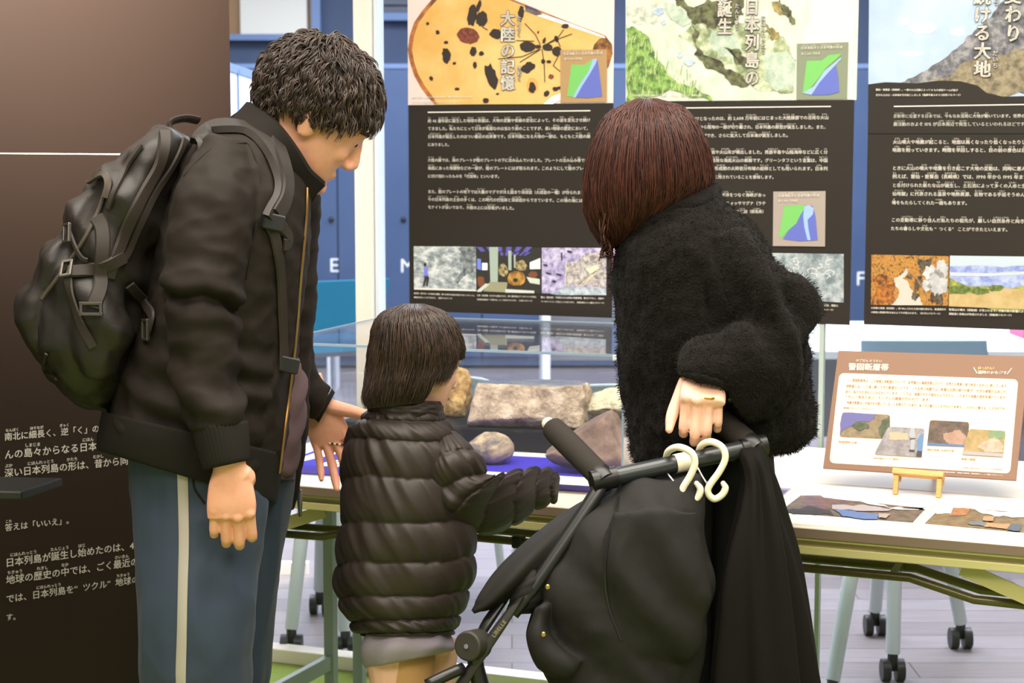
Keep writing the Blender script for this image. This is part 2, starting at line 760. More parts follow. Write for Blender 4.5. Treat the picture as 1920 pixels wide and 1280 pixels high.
# glass partition: post, bottom rail, panes
mb = MB()
pL, pR = Wp(673, 300, W0, WN), Wp(706, 300, W0, WN)
pc = (pL + pR) / 2
pw = (pR - pL).length
mb.obox((pc.x, pc.y, 1.5), WDIR * pw / 2, WN * .03, (0, 0, 1.5))
struct(mb.build('trim_1', M_post, bevel=.003))
mb = MB()
mb.obox((pR + WDIR * .009) * Vector((1, 1, 0)) if False else Vector(((pR + WDIR * .009).x, (pR + WDIR * .009).y, 1.5)), WDIR * .005, WN * .02, (0, 0, 1.5))
struct(mb.build('trim_2', mat('pale_blue_seal', (214, 226, 240), .3)))
for i, (xa, xb) in enumerate([(-3.5, pc.x - pw / 2), (pc.x + pw / 2, 3.5)]):
    a, b = wall_pt(xa, .05), wall_pt(xb, .05)
    mb = MB()
    mb.obox((a + b) / 2 * Vector((1, 1, 0)) if False else Vector(((a.x + b.x) / 2, (a.y + b.y) / 2, .020)), (b - a) / 2, WN * .03, (0, 0, .020))
    struct(mb.build('trim_%d' % (i + 3), M_post, bevel=.003))
M_pane = glass('partition_glass', (.97, .985, 1.0), 1.22)
xm = Wp(1541, 700, W0, WN).x
mb = MB()
c = wall_pt(xm, 1.5)
mb.obox(c, WDIR * .0055, WN * .012, (0, 0, 1.5))
struct(mb.build('trim_5', mat('mint_seal', (168, 182, 176), .3)))
for i, (xa, xb) in enumerate([(-3.5, pc.x - pw / 2), (pc.x + pw / 2, xm), (xm, 3.5)]):
    a, b = wall_pt(xa, 0), wall_pt(xb, 0)
    mb = MB()
    mb.obox(Vector(((a.x + b.x) / 2, (a.y + b.y) / 2, 1.52)), (b - a) / 2, WN * .004, (0, 0, 1.48))
    struct(mb.build('wall_glass_%d' % (i + 1), M_pane))

# ------------------------------------------------------------------ printed boards


def ragged(pts, amp, lv=3):
    bx = [min(p[0] for p in pts), max(p[0] for p in pts), min(p[1] for p in pts), max(p[1] for p in pts)]
    rr_ = random.Random(int(sum(p[0] * 3 + p[1] for p in pts)))
    for _ in range(lv):
        out = []
        for i, p in enumerate(pts):
            q = pts[(i + 1) % len(pts)]
            L = sqrt((q[0] - p[0]) ** 2 + (q[1] - p[1]) ** 2)
            out.append(p)
            if L > 2.5:
                o = rr_.uniform(-1, 1) * amp * L
                out.append(((p[0] + q[0]) / 2 - (q[1] - p[1]) / L * o, (p[1] + q[1]) / 2 + (q[0] - p[0]) / L * o))
        pts = out
    return [(min(max(p[0], bx[0]), bx[1]), min(max(p[1], bx[2]), bx[3])) for p in pts]


class Face:
    """a flat printed face: picture points are carried onto its plane, layer by layer"""

    def __init__(s, p0, n, up):
        s.p0, s.n = p0, n
        s.up = (up - n * up.dot(n)).normalized()

    def P(s, px, py, k=0):
        return Wp(px, py, s.p0 + s.n * (k * .0004), s.n)

    def poly(s, mb, pts, k=1, mat=0, rag=0, lv=3):
        if rag:
            pts = ragged(pts, rag, lv)
        mb.poly([s.P(x, y, k) for x, y in pts], mat)

    def blob(s, mb, cx, cy, rx, ry, rot=0, k=2, mat=0, rag=.12, n=18, seed=0):
        rr = random.Random(int(cx * 7 + cy * 13) + seed)
        pts = []
        for i in range(n):
            a = 2 * pi * i / n
            f = 1 + rr.uniform(-rag, rag)
            x, y = rx * cos(a) * f, ry * sin(a) * f
            pts.append((cx + x * cos(rot) - y * sin(rot), cy + x * sin(rot) + y * cos(rot)))
        s.poly(mb, pts, k, mat)

    def line(s, mb, pts, w, k=2, mat=0):
        for (x0, y0), (x1, y1) in zip(pts[:-1], pts[1:]):
            d = Vector((x1 - x0, y1 - y0))
            if d.length < 1e-6:
                continue
            q = Vector((-d.y, d.x)).normalized() * w / 2
            s.poly(mb, [(x0 + q.x, y0 + q.y), (x1 + q.x, y1 + q.y), (x1 - q.x, y1 - q.y), (x0 - q.x, y0 - q.y)], k, mat)

    def text(s, mb, txt, x0, y0, x1=None, y1=None, size=None, bold=.02, k=4, mat=0, ruby=False):
        """text line through picture points; vertical middle of the letters on the line"""
        adv = sum(glyph(c, bold)[2] for c in txt)
        A = s.P(x0, y0, k)
        if x1 is None:
            B0 = s.P(x0 + 100, y1 if y1 is not None else y0, k)
            r = (B0 - A).normalized()
            sx = size
        else:
            B0 = s.P(x1, y1, k)
            r = (B0 - A).normalized()
            sx = (B0 - A).length / max(adv, .1)
        sy = size if size else sx
        u = s.n.cross(r)
        if u.dot(s.up) < 0:
            u = -u
        x = 0.0
        xs = []
        for c in txt:
            vs, fs, ad = glyph(c, bold)
            xs.append(x)
            if vs:
                mb.add([A + r * ((x + gx) * sx) + u * ((gy - .38) * sy) for gx, gy in vs], fs, mat)
            x += ad
        xs.append(x)
        if ruby:
            i = 0
            while i < len(txt):
                for L in (6, 5, 4, 3, 2, 1):
                    w = txt[i:i + L]
                    if len(w) == L and w in RUBY:
                        rb = RUBY[w]
                        x_a, x_b = xs[i], xs[i + L]
                        rs = min(.42, (x_b - x_a + .3) / len(rb))
                        xc = (x_a + x_b) / 2 - rs * len(rb) / 2
                        for j, c in enumerate(rb):
                            vs, fs, ad = glyph(c, .02)
                            mb.add([A + r * ((xc + (j + gx) * rs) * sx) + u * ((.60 + gy * .42) * sy) for gx, gy in vs], fs, mat)
                        i += L
                        break
                else:
                    i += 1

    def vtext(s, mb, txt, x, y0, y1, wpx, bold=.03, k=5, mat=0):
        """upright column of letters from y0 to y1"""
        st = (y1 - y0) / len(txt)
        for i, c in enumerate(txt):
            vs, fs, ad = glyph(c, bold)
            A = s.P(x - wpx / 2, y0 + st * (i + .5), k)
            B0 = s.P(x + wpx / 2, y0 + st * (i + .5), k)
            r = B0 - A
            u = s.n.cross(r)
            if u.dot(s.up) < 0:
                u = -u
            C0 = s.P(x, y0 + st * i, k)
            D0 = s.P(x, y0 + st * (i + 1), k)
            u = u.normalized() * (D0 - C0).length * .98
            mb.add([A + r * gx + u * (gy - .38) for gx, gy in vs], fs, mat)


RUBY = {k: v for k, v in (a.split(':') for a in (
    '日本列島:にほんれっとう 大陸:たいりく 地球:ちきゅう 誕生:たんじょう 大地:だいち 変動:へんどう 気候:きこう 変化:へんか 姿:すがた 続:つづ 日本海:にほんかい 日本:にほん '
    '島国:しまぐに 歴史:れきし 最近:さいきん 出来事:できごと 一部:いちぶ 縁:ふち 海底:かいてい 海:うみ 陸:りく 沈:しず 込:こ 帯:たい 堆積物:たいせきぶつ 付加体:ふかたい '
    '地下:ちか 大量:たいりょう 冷:ひ 固:かた 深成岩:しんせいがん 火成岩:かせいがん 一種:いっしゅ 作:つく 土台:どだい 時代:じだい 頃:ころ 泳:およ 恐竜:きょうりゅう 約:やく '
    '億年前:おくねんまえ 表面:ひょうめん 万年前:まんねんまえ 活発:かっぱつ 火山:かざん 切:き 離:はな 原型:げんけい 湖:みずうみ 拡大:かくだい 溶岩:ようがん 火山灰:かざんばい 噴出:ふんしゅつ '
    '男鹿半島:おがはんとう 山陰海岸:さんいんかいがん 広:ひろ 分:ぶん 海底火山:かいていかざん 痕跡:こんせき 言葉:ことば 中国:ちゅうごく 形成期:けいせいき 総称:そうしょう 用:もち 残:のこ 意味:いみ '
    '太平洋:たいへいよう 海峡:かいきょう 群馬県:ぐんまけん 下仁田:しもにた 変動帯:へんどうたい 位置:いち 今:いま 動:うご 震活動:しんかつどう 周辺:しゅうへん 発生:はっせい 噴火:ふんか 地震:じしん '
    '起:お 地面:じめん 高:たか 低:ひく 削:けず 時間:じかん 早回:はやまわ 目:め 前:まえ 景色:けしき 引:ひ 同時:どうじ 例:たと 雲仙:うんぜん 普賢岳:ふげんだけ 長崎県:ながさきけん 年:ねん '
    '名付:なづ 新:あら 山:やま 土石流:どせきりゅう 多:おお 人命:じんめい 仙地獄:せんじごく 代表:だいひょう 温泉:おんせん 地熱資源:ちねつしげん 名物:めいぶつ 手延:てのべ 場:ば 一面:いちめん '
    '移:うつ 住:す 私:わたし 祖先:そせん 厳:きび 自然条件:しぜんじょうけん 向:む 暮:く 文化:ぶんか 南北:なんぼく 細長:ほそなが 逆:ぎゃく 字:じ 島々:しまじま 深:ぶか 形:かたち 昔:むかし '
    '答:こた 始:はじ 中:なか 数:すう 物:もの').split())}

M_print = mat('poster_black', (37, 31, 25), .55, spec=.35)
M_ink = mat('white_ink', (232, 226, 216), .6)
M_inkdark = mat('dark_ink', (58, 44, 34), .6)
M_green = mat('map_green', (112, 184, 96), .6)
M_blue = mat('map_blue', (92, 104, 184), .6)
M_lb = mat('map_light_blue', (150, 178, 240), .6)
POFF = .016


def poster(name_label, xl, xr, xbl_y, body_k=0):
    """xl/xr: picture x of the lower corners, xbl_y their y"""
    base = W0 + WN * .010
    a = Wp(xl, xbl_y[0], base, WN)
    b = Wp(xr, xbl_y[1], base, WN)
    z0 = (a.z + b.z) / 2
    c = Vector(((a.x + b.x) / 2, (a.y + b.y) / 2, (z0 + 1.96) / 2))
    mb = MB()
    mb.obox(c, Vector((b.x - a.x, b.y - a.y, 0)) / 2, WN * .003, (0, 0, (1.96 - z0) / 2))
    o = mb.build('exhibition_poster', M_print)
    tag(o, name_label, 'poster', 'hanging exhibition posters')
    f = Face(W0 + WN * .0134, WN, Vector((0, 0, 1)))
    return o, f


def crop(x0, y0, s):
    return lambda pts: [(x0 + x / s, y0 + y / s) for x, y in pts]


RK = lambda n, a, b, s, *e, **k: mat(n, a, .6, var=(b, s, 8, .38, .62) + e, **k)

# ---- poster 1: amber
p1, f1 = poster('black exhibition poster headed by an amber photo, leftmost of the three posters', 769, 1147, (583, 595))
c1 = crop(760, 0, 4.8)
mb = MB()
T = [(764, -75), (1153, -80), (1150, 193), (765, 197)]
f1.poly(mb, T, 1, 0)
amb = [(290, -60), (190, 50), (150, 100), (80, 200), (40, 320), (22, 450), (40, 560), (80, 680), (140, 790), (200, 870), (262, 940), (1330, 936), (1450, 870),
       (1600, 800), (1750, 690), (1830, 600), (1865, 480), (1860, 400), (1800, 320), (1500, 210), (1080, 40), (900, -30), (600, -75)]
f1.poly(mb, c1(amb), 2, 1)
cx, cy = 900, 430
inn = [(cx + (x - cx) * .965 + 8, cy + (y - cy) * (.955 if y < 900 else 1.0)) for x, y in amb]
f1.poly(mb, c1(inn), 3, 2)
f1.blob(mb, *c1([(1140, 770)])[0], 11, 15, 0, 4, 4, rag=.1)
f1.poly(mb, c1([(1075, 60), (1200, 110), (1500, 215), (1790, 325), (1800, 345), (1480, 240), (1180, 140), (1075, 90)]), 5, 5)
f1.poly(mb, c1([(1075, 40), (1180, 80), (1240, 130), (1180, 140), (1080, 100)]), 5, 8)
f1.poly(mb, c1([(1330, 936), (1450, 870), (1600, 800), (1700, 735), (1640, 740), (1480, 800), (1320, 870), (1240, 936)]), 5, 5)
f1.poly(mb, c1([(1750, 690), (1830, 600), (1865, 480), (1860, 400), (1800, 330), (1745, 350), (1700, 400), (1680, 460), (1760, 560), (1740, 640), (1650, 720)]), 4, 7)
for b_ in [(600, 140, 42, 95, .1), (690, 170, 52, 70, .2), (370, 500, 38, 68, -.15), (810, 305, 56, 44, .1), (775, 690, 50, 122, -.3), (1105, 608, 62, 44, -.5), (1142, 785, 32, 52, .05),
           (610, 465, 30, 44, 0), (682, 482, 24, 20, 0), (625, 585, 18, 30, 0), (465, 800, 22, 13, 0), (232, 705, 15, 22, -.5), (290, 290, 18, 20, 0), (200, 212, 14, 14, 0), (365, 382, 20, 14, 0),
           (440, 570, 16, 14, 0), (725, 906, 28, 26, 0), (1240, 552, 20, 22, 0), (1292, 555, 22, 14, 0), (1440, 235, 34, 22, 0), (1350, 800, 26, 20, 0), (1270, 840, 22, 30, .6), (1040, 120, 26, 70, .15),
           (660, 55, 18, 60, .3), (1390, 790, 30, 14, -.1), (1250, 365, 14, 30, .3), (1195, 290, 8, 14, .3), (830, 845, 14, 10, 0), (1420, 745, 22, 16, 0)]:
    f1.blob(mb, *c1([(b_[0], b_[1])])[0], b_[2] / 4.8, b_[3] / 4.8, b_[4], 6, 6, rag=.16)
f1.blob(mb, *c1([(565, 320)])[0], 100 / 4.8, 72 / 4.8, .2, 6, 9, rag=.05, n=26)
f1.blob(mb, *c1([(1312, 690)])[0], 24 / 4.8, 22 / 4.8, .2, 6, 9)
for b_ in [(1100, 420, 72, 50, .05), (1195, 420, 28, 18, 0), (1280, 425, 48, 32, .1), (1362, 462, 44, 44, 0), (1360, 350, 18, 32, -.3)]:
    f1.blob(mb, *c1([(b_[0], b_[1])])[0], b_[2] / 4.8, b_[3] / 4.8, b_[4], 6, 6, rag=.08)
for l_ in [[(1215, 400), (1170, 310), (1075, 210)], [(1250, 410), (1380, 330), (1425, 265)], [(1215, 440), (1050, 510), (835, 530)], [(1215, 445), (1120, 505), (1030, 560)],
           [(1230, 440), (1250, 580), (1255, 740)], [(1380, 500), (1330, 590), (1440, 680)], [(1280, 395), (1390, 345), (1500, 305)], [(1160, 370), (1000, 365)], [(1360, 340), (1395, 420)], [(690, 240), (740, 270)]]:
    f1.line(mb, c1(l_), 1.6, 6, 6)
mb.build('photo', [mat('photo_pink_white', (220, 204, 200), .6), mat('amber_rim', (112, 66, 40), .5, var=((196, 120, 60), 26, 3)), RK('amber', (212, 162, 84), (222, 186, 118), 5),
                   mat('amber_pale', (248, 220, 150), .5), mat('amber_orange', (232, 160, 84), .5), mat('amber_glint', (250, 236, 226), .5), mat('insect_dark', (44, 32, 26), .6),
                   RK('amber_tail', (70, 46, 26), (168, 110, 50), 60), mat('amber_violet', (86, 74, 120), .6, var=((60, 40, 36), 90, 3)), mat('insect_red', (140, 66, 44), .6, var=((84, 40, 32), 120, 3))], p1)


def map_inset(par, f, quad, shapes, t1, t2, tx, bgm):
    mb = MB()
    f.poly(mb, quad, 7, 0)
    for m, pts in shapes:
        f.poly(mb, pts, 8 + m, m)
    o = mb.build('map_inset', [bgm, M_green, M_blue, M_lb], par)
    mb = MB()
    f.text(mb, t1, tx[0], tx[1], tx[2], tx[3], k=13, bold=.03, ruby=True)
    f.text(mb, t2, tx[4], tx[5], tx[6], tx[7], k=13, bold=.03)
    mb.build('lettering', M_ink, o)
    return o


map_inset(p1, f1, c1([(1395, 450), (1815, 444), (1813, 918), (1396, 922)]),
          [(1, c1([(1495, 580), (1612, 584), (1640, 560), (1690, 530), (1720, 535), (1700, 570), (1650, 640), (1580, 740), (1512, 872), (1455, 866)])),
           (2, c1([(1728, 530), (1745, 640), (1772, 868), (1640, 882), (1530, 878), (1590, 770), (1660, 660), (1712, 570)])),
           (3, c1([(1690, 530), (1728, 530), (1712, 575), (1660, 665), (1590, 775), (1532, 878), (1508, 876), (1580, 742), (1650, 642)]))],
          '日本海拡大と日本列島の形成', '約 7,000 万年前', (1056, 101, 1130, 99, 1058, 110.5, 1092, 110), mat('map_tan', (168, 136, 92), .6))
mb = MB()
mbd = MB()
for m_, w_, k_, b_ in ((mbd, 28, 7, .075), (mb, 28, 14, .034)):
    f1.vtext(m_, '大陸の記憶', 952, 19, 170, w_, bold=b_, k=k_)
    f1.vtext(m_, 'たいりく', 973, 29, 70, 9.5, bold=.03 if m_ is mb else .09, k=k_)
    f1.vtext(m_, 'きおく', 973.5, 123, 153, 9.5, bold=.03 if m_ is mb else .09, k=k_)
ti = mb.build('title', M_ink, p1)
mbd.build('title_outline', M_inkdark, ti)
mb = MB()
f1.poly(mb, [(802, 209.5), (1107, 206.5), (1107, 208.5), (802, 211.5)], 2)
mb.build('rule_line', M_ink, p1)
mb = MB()
for t, x0, y0, x1, y1 in [
    ('約 46 億年前に誕生した地球の表面は、大地の変動や気候の変化によって、その姿を変化させ続け', 802, 226.5, 1107, 225),
    ('てきました。私たちにとって日本が島国なのは当たり前のことですが、長い地球の歴史において、', 802, 241, 1107, 240.5),
    ('日本列島が誕生したのはつい最近の出来事です。日本列島になる大地の一部は、もともと大陸の縁', 802, 256, 1107, 255.5),
    ('にありました。', 802, 271, 846, 271),
    ('大陸の縁では、海のプレートが陸のプレートの下に沈み込んでいました。プレートの沈み込み帯では', 802, 300, 1103, 300.5),
    ('海底にあった堆積物などの一部が、陸のプレートにはぎ取られます。このようにして陸のプレート', 802, 315, 1108, 315.5),
    ('に付け加わったものを「付加体」といいます。', 802, 330, 940, 330.5),
    ('また、陸のプレートの地下では大量のマグマが冷え固まり深成岩（火成岩の一種）が作られました。', 802, 359, 1110, 361),
    ('今の日本列島の土台の多くは、この時代の付加体と深成岩からできています。この頃の海にはアン', 802, 373.5, 1107, 376),
    ('モナイトが泳いでおり、大陸の上には恐竜がいました。', 802, 388, 968, 390)]:
    f1.text(mb, t, x0, y0, x1, y1, bold=.03, ruby=True)
mb.build('body_text', M_ink, p1)
mb = MB()
for t, x0, y0, x1, y1 in [
    ('高知県（室戸市）の付加体の露頭。様々な時代の岩石が混ざり合うメランジュ', 776, 549.5, 890, 554), ('構造を見ることができます。（室戸ジオパーク）', 776, 557, 850, 559.5),
    ('三笠（北海道）などから産出された、約１億年前のアンモナイトの化石。', 894, 553.5, 1008, 556.5), ('北海道白亜紀の「大地の主」として知られています。（三笠ジオパーク）', 894, 561, 1000, 564),
    ('勝山（福井県）で発見された恐竜の発掘現場。骨だけでなく、足跡や', 1014, 557, 1133, 559.5), ('アンモナイトとして見ることもあります。（恐竜渓谷ふくい勝山ジオパーク）', 1014, 565, 1135, 568)]:
    f1.text(mb, t, x0, y0, x1, y1, bold=.04, ruby=False)
mb.build('caption_text', M_ink, p1)
mb = MB()
f1.text(mb, '琥珀（久慈市）には約８千万年前の昆虫が、樹脂の中に閉じ込められたまま', 773, 182.5, 886, 181.5, bold=.045, k=9)
f1.text(mb, '残っています。白亜紀の森のようすを伝えています。（三陸ジオパーク）', 773, 191.5, 872, 190.5, bold=.045, k=9)
mb.build('credit_text', M_ink, p1)
c6 = crop(760, 450, 4.8)
mb = MB()
f1.poly(mb, c6([(75, 55), (635, 58), (638, 460), (78, 445)]), 2, 0)
f1.poly(mb, c6([(460, 60), (635, 58), (637, 240), (560, 300), (470, 400), (430, 380), (520, 250), (490, 160)]), 3, 4, rag=.3)
f1.poly(mb, c6([(78, 428), (250, 432), (638, 448), (638, 460), (78, 445)]), 4, 1)
f1.poly(mb, c6([(168, 240), (200, 245), (206, 320), (196, 330), (166, 325)]), 5, 2)
f1.poly(mb, c6([(170, 318), (206, 318), (214, 345), (200, 415), (188, 415), (190, 350), (172, 415), (155, 415), (172, 350)]), 5, 3)
f1.blob(mb, *c6([(178, 220)])[0], 2.6, 3.6, 0, 5, 3, rag=.04)
mb.build('photo', [RK('cliff_grey', (120, 132, 136), (214, 218, 218), 46, (.5, (166, 172, 176)), stretch=(1, 1, 1.6)), mat('path_pale', (226, 222, 214), .6), mat('shirt_blue', (120, 130, 220), .6), mat('figure_dark', (50, 44, 50), .6),
                   RK('cliff_dark', (70, 78, 82), (150, 158, 160), 70)], p1)
mb = MB()
f1.poly(mb, c6([(640, 58), (1222, 68), (1222, 480), (645, 465)]), 2, 0)
f1.poly(mb, c6([(760, 375), (920, 380), (905, 470), (700, 460)]), 3, 1)
f1.poly(mb, c6([(645, 455), (720, 390), (760, 395), (680, 465), (645, 465)]), 4, 5)
f1.poly(mb, c6([(900, 440), (1160, 455), (1160, 478), (900, 472)]), 4, 5)
f1.poly(mb, c6([(1090, 330), (1210, 350), (1210, 400), (1120, 385)]), 4, 5)
for x in range(6):
    f1.poly(mb, c6([(640 + x * 90, 60), (690 + x * 90, 62), (720 + x * 75, 100 + 12 * (x % 2)), (680 + x * 75, 105)]), 4, 2)
    f1.poly(mb, c6([(850 + x * 50, 110), (880 + x * 50, 110), (880 + x * 40, 140), (860 + x * 40, 140)]), 4, 2)
f1.poly(mb, c6([(645, 165), (680, 170), (684, 270), (645, 260)]), 4, 6)
f1.poly(mb, c6([(690, 205), (740, 205), (740, 270), (690, 270)]), 4, 7)
f1.poly(mb, c6([(1120, 200), (1215, 160), (1215, 260), (1120, 262)]), 4, 7)
f1.poly(mb, c6([(755, 62), (835, 62), (832, 378), (765, 378)]), 5, 3)
f1.poly(mb, c6([(925, 95), (955, 95), (955, 270), (928, 270)]), 5, 3)
f1.poly(mb, c6([(975, 130), (992, 130), (992, 250), (978, 250)]), 5, 3)
f1.blob(mb, *c6([(1000, 345)])[0], 17, 14, 0, 6, 4, rag=.05)
f1.blob(mb, *c6([(1040, 230)])[0], 11, 10, 0, 5, 8)
f1.blob(mb, *c6([(880, 270)])[0], 9, 12, 0, 5, 8)
f1.blob(mb, *c6([(1150, 310)])[0], 9, 6, 0, 5, 9)
f1.blob(mb, *c6([(680, 370)])[0], 7, 10, 0, 5, 9)
f1.blob(mb, *c6([(990, 360)])[0], 4.5, 4, 0, 7, 0)
mb.build('photo', [mat('hall_dark', (42, 40, 36), .6), mat('hall_floor', (150, 148, 118), .6), mat('hall_violet', (92, 84, 168), .6), mat('hall_column', (160, 176, 164), .6), RK('fossil_tan', (214, 164, 74), (120, 80, 30), 40),
                   mat('hall_plinth', (200, 206, 196), .6), mat('hall_blue', (110, 130, 220), .6), mat('hall_white', (236, 240, 236), .6), RK('fossil_pale', (190, 170, 120), (80, 70, 44), 110), mat('fossil_red', (120, 70, 40), .6)], p1)
mb = MB()
f1.poly(mb, c6([(1228, 68), (1810, 70), (1808, 495), (1228, 478)]), 2, 0)
f1.poly(mb, c6([(1640, 110), (1810, 70), (1809, 420), (1440, 420), (1440, 220)]), 3, 3, rag=.15)
f1.poly(mb, c6([(1430, 410), (1600, 420), (1809, 430), (1808, 495), (1300, 480)]), 4, 4, rag=.12)
f1.poly(mb, c6([(1625, 265), (1715, 225), (1750, 250), (1665, 305)]), 6, 1)
f1.line(mb, c6([(1600, 410), (1720, 290)]), 1.5, 6, 1)
f1.line(mb, c6([(1570, 410), (1690, 310)]), 1.2, 6, 1)
f1.line(mb, c6([(1440, 410), (1450, 200)]), 1.0, 6, 1)
f1.poly(mb, c6([(1400, 110), (1412, 115), (1415, 180), (1402, 185)]), 6, 2)
for q in [(1260, 225), (1380, 310), (1290, 300), (1340, 370), (1480, 105)]:
    f1.blob(mb, *c6([q])[0], 5, 2, .2, 5, 2, rag=.3)
mb.build('photo', [RK('dig_purple', (128, 118, 168), (206, 198, 226), 70), mat('dig_cream', (232, 222, 186), .6), mat('dig_dark', (52, 46, 62), .6), RK('dig_grey', (120, 112, 110), (206, 200, 196), 90), RK('dig_blue', (130, 146, 160), (196, 206, 214), 60)], p1)

# ---- poster 2: cliff
p2, f2 = poster('black exhibition poster headed by a mossy cliff photo, middle of the three posters', 1174, 1593, (595.5, 608))
c2 = crop(1170, 0, 4.267)
mb = MB()
f2.poly(mb, [(1173, -80), (1612, -85), (1606, 187), (1173, 190)], 1, 0)
f2.poly(mb, c2([(20, 60), (200, 40), (330, 20), (330, 200), (160, 200), (60, 150)]), 2, 8, rag=.25)
f2.poly(mb, c2([(430, 280), (540, 180), (1220, 200), (1300, 330), (1380, 480), (1360, 720), (1250, 750), (1020, 690), (820, 560), (600, 440)]), 2, 1, rag=.2)
f2.poly(mb, c2([(700, 230), (860, 260), (960, 420), (900, 520), (760, 430), (690, 330)]), 3, 3, rag=.25)
f2.poly(mb, c2([(1120, 420), (1300, 400), (1370, 500), (1350, 690), (1230, 730), (1130, 640)]), 3, 3, rag=.15)
f2.poly(mb, c2([(380, -60), (960, -60), (960, 110), (870, 220), (700, 230), (560, 200), (500, 110), (420, 50)]), 3, 2, rag=.3, lv=4)
f2.poly(mb, c2([(330, 20), (400, 30), (500, 120), (530, 190), (470, 215), (380, 160), (330, 80)]), 4, 3, rag=.1)
f2.poly(mb, c2([(540, 190), (600, 250), (590, 380), (640, 440), (760, 480), (880, 570), (1000, 680), (960, 700), (800, 600), (640, 520), (560, 440), (545, 300)]), 4, 2, rag=.2)
f2.poly(mb, c2([(800, 380), (900, 390), (990, 480), (980, 540), (900, 520)]), 4, 2, rag=.3)
f2.poly(mb, c2([(1130, 190), (1200, 230), (1240, 310), (1180, 330), (1130, 260)]), 4, 9, rag=.3)
f2.poly(mb, c2([(1480, -60), (1872, -60), (1856, 800), (1400, 800), (1440, 500), (1430, 340), (1480, 150)]), 3, 5, rag=.08)
f2.poly(mb, c2([(1240, -20), (1290, 40), (1340, 120), (1370, 195), (1340, 200), (1290, 120), (1240, 30)]), 5, 2, rag=.3)
f2.poly(mb, c2([(1180, 20), (1240, 10), (1290, 110), (1250, 130), (1200, 90)]), 4, 9, rag=.3)
for q in [(450, 440, 18, 24), (520, 500, 40, 24), (320, 180, 18, 22), (60, 320, 14, 10), (280, 90, 40, 30)]:
    f2.blob(mb, *c2([(q[0], q[1])])[0], q[2] / 4.267, q[3] / 4.267, 0, 5, 10, rag=.35)
f2.poly(mb, c2([(16, 230), (60, 210), (200, 300), (240, 460), (380, 620), (520, 690), (700, 780), (720, 815), (16, 815)]), 6, 4, rag=.15)
rr = random.Random(5)
for i in range(150):
    x, y = rr.uniform(20, 620), 0
    y = rr.uniform(250 + x * .75, 800)
    f2.line(mb, c2([(x, y), (x + rr.uniform(-14, 26), y - rr.uniform(40, 100))]), rr.uniform(.5, 1.0), 7, 6 if rr.random() < .6 else 7)
mb.build('photo', [RK('cliff_white', (186, 196, 180), (216, 218, 206), 20), RK('cliff_moss', (112, 126, 92), (206, 214, 186), 34, (.5, (160, 170, 132))), RK('cliff_shadow', (48, 44, 36), (112, 116, 76), 60), RK('cliff_slab', (150, 168, 150), (190, 204, 186), 40),
                   RK('grass_green', (66, 96, 44), (150, 186, 96), 60), mat('sky_ivory', (226, 222, 204), .6), mat('blade_pale', (200, 216, 160), .6), mat('blade_green', (112, 160, 70), .6), RK('cliff_buff', (214, 216, 206), (160, 168, 150), 60), RK('cliff_rust', (176, 150, 90), (92, 96, 60), 60), mat('cliff_blue', (150, 170, 196), .6, var=((200, 214, 224), 60, 4))], p2)
map_inset(p2, f2, c2([(1384, 350), (1797, 336), (1785, 790), (1380, 796)]),
          [(1, c2([(1462, 486), (1580, 484), (1640, 440), (1745, 430), (1700, 470), (1620, 540), (1560, 620), (1480, 720), (1428, 744)])),
           (2, c2([(1690, 500), (1712, 600), (1722, 735), (1640, 758), (1500, 760), (1550, 660), (1620, 580)])),
           (3, c2([(1735, 460), (1740, 470), (1630, 585), (1560, 665), (1500, 758), (1430, 744), (1520, 690), (1600, 570)]))],
          '日本海拡大と日本列島の形成', '約 2,500 万年前', (1501, 90, 1580, 88, 1502, 101, 1538, 100), mat('map_moss', (126, 134, 112), .6))
mb = MB()
mbd = MB()
for m_, w_, k_, b_ in ((mbd, 28, 7, .075), (mb, 28, 14, .034)):
    f2.vtext(m_, '日本列島の', 1410, -4, 162, w_, bold=b_, k=k_)
    f2.vtext(m_, '誕生', 1359, 0, 66, w_, bold=b_, k=k_)
    f2.vtext(m_, 'にほんれっとう', 1431, 29, 102, 9, bold=.03 if m_ is mb else .09, k=k_)
    f2.vtext(m_, 'たんじょう', 1382, 6, 57, 9, bold=.03 if m_ is mb else .09, k=k_)
ti = mb.build('title', M_ink, p2)
mbd.build('title_outline', M_inkdark, ti)
mb = MB()
f2.poly(mb, [(1213, 202), (1558, 198.5), (1558, 200.5), (1213, 204)], 2)
mb.build('rule_line', M_ink, p2)
mb = MB()
for t, x0, y0, x1, y1 in [
    ('きっかけとなったのは、約 2,600 万年前にはじまった大陸縁部での活発な火山', 1281, 222.5, 1554, 220),
    ('大陸から陸地の一部が切り離され、日本列島の原型が誕生しました。また、', 1297, 238, 1553, 238),
    ('湖ができ、さらに拡大して日本海が誕生しました。', 1310, 254, 1482, 253.5),
    ('溶岩や火山灰が噴出しました。男鹿半島や山陰海岸などに広く分', 1326, 285, 1552, 285),
    ('活発な海底火山の痕跡です。グリーンタフという言葉は、中国', 1334, 300.5, 1552, 300.5),
    ('島形成期の火砕岩分布域の総称としても用いられます。日本列', 1332, 315.5, 1552, 316),
    ('地に残されていることを意味します。', 1332, 331.5, 1455, 332),
    ('海と太平洋をつなぐ海峡があっ', 1330, 365, 1436, 365.5), ('とをフォッサマグナ（ラテ', 1346, 380.5, 1436, 381), ('や下仁田（群馬県）', 1374, 396.5, 1436, 396.5)]:
    f2.text(mb, t, x0, y0, x1, y1, bold=.03, ruby=True)
mb.build('body_text', M_ink, p2)
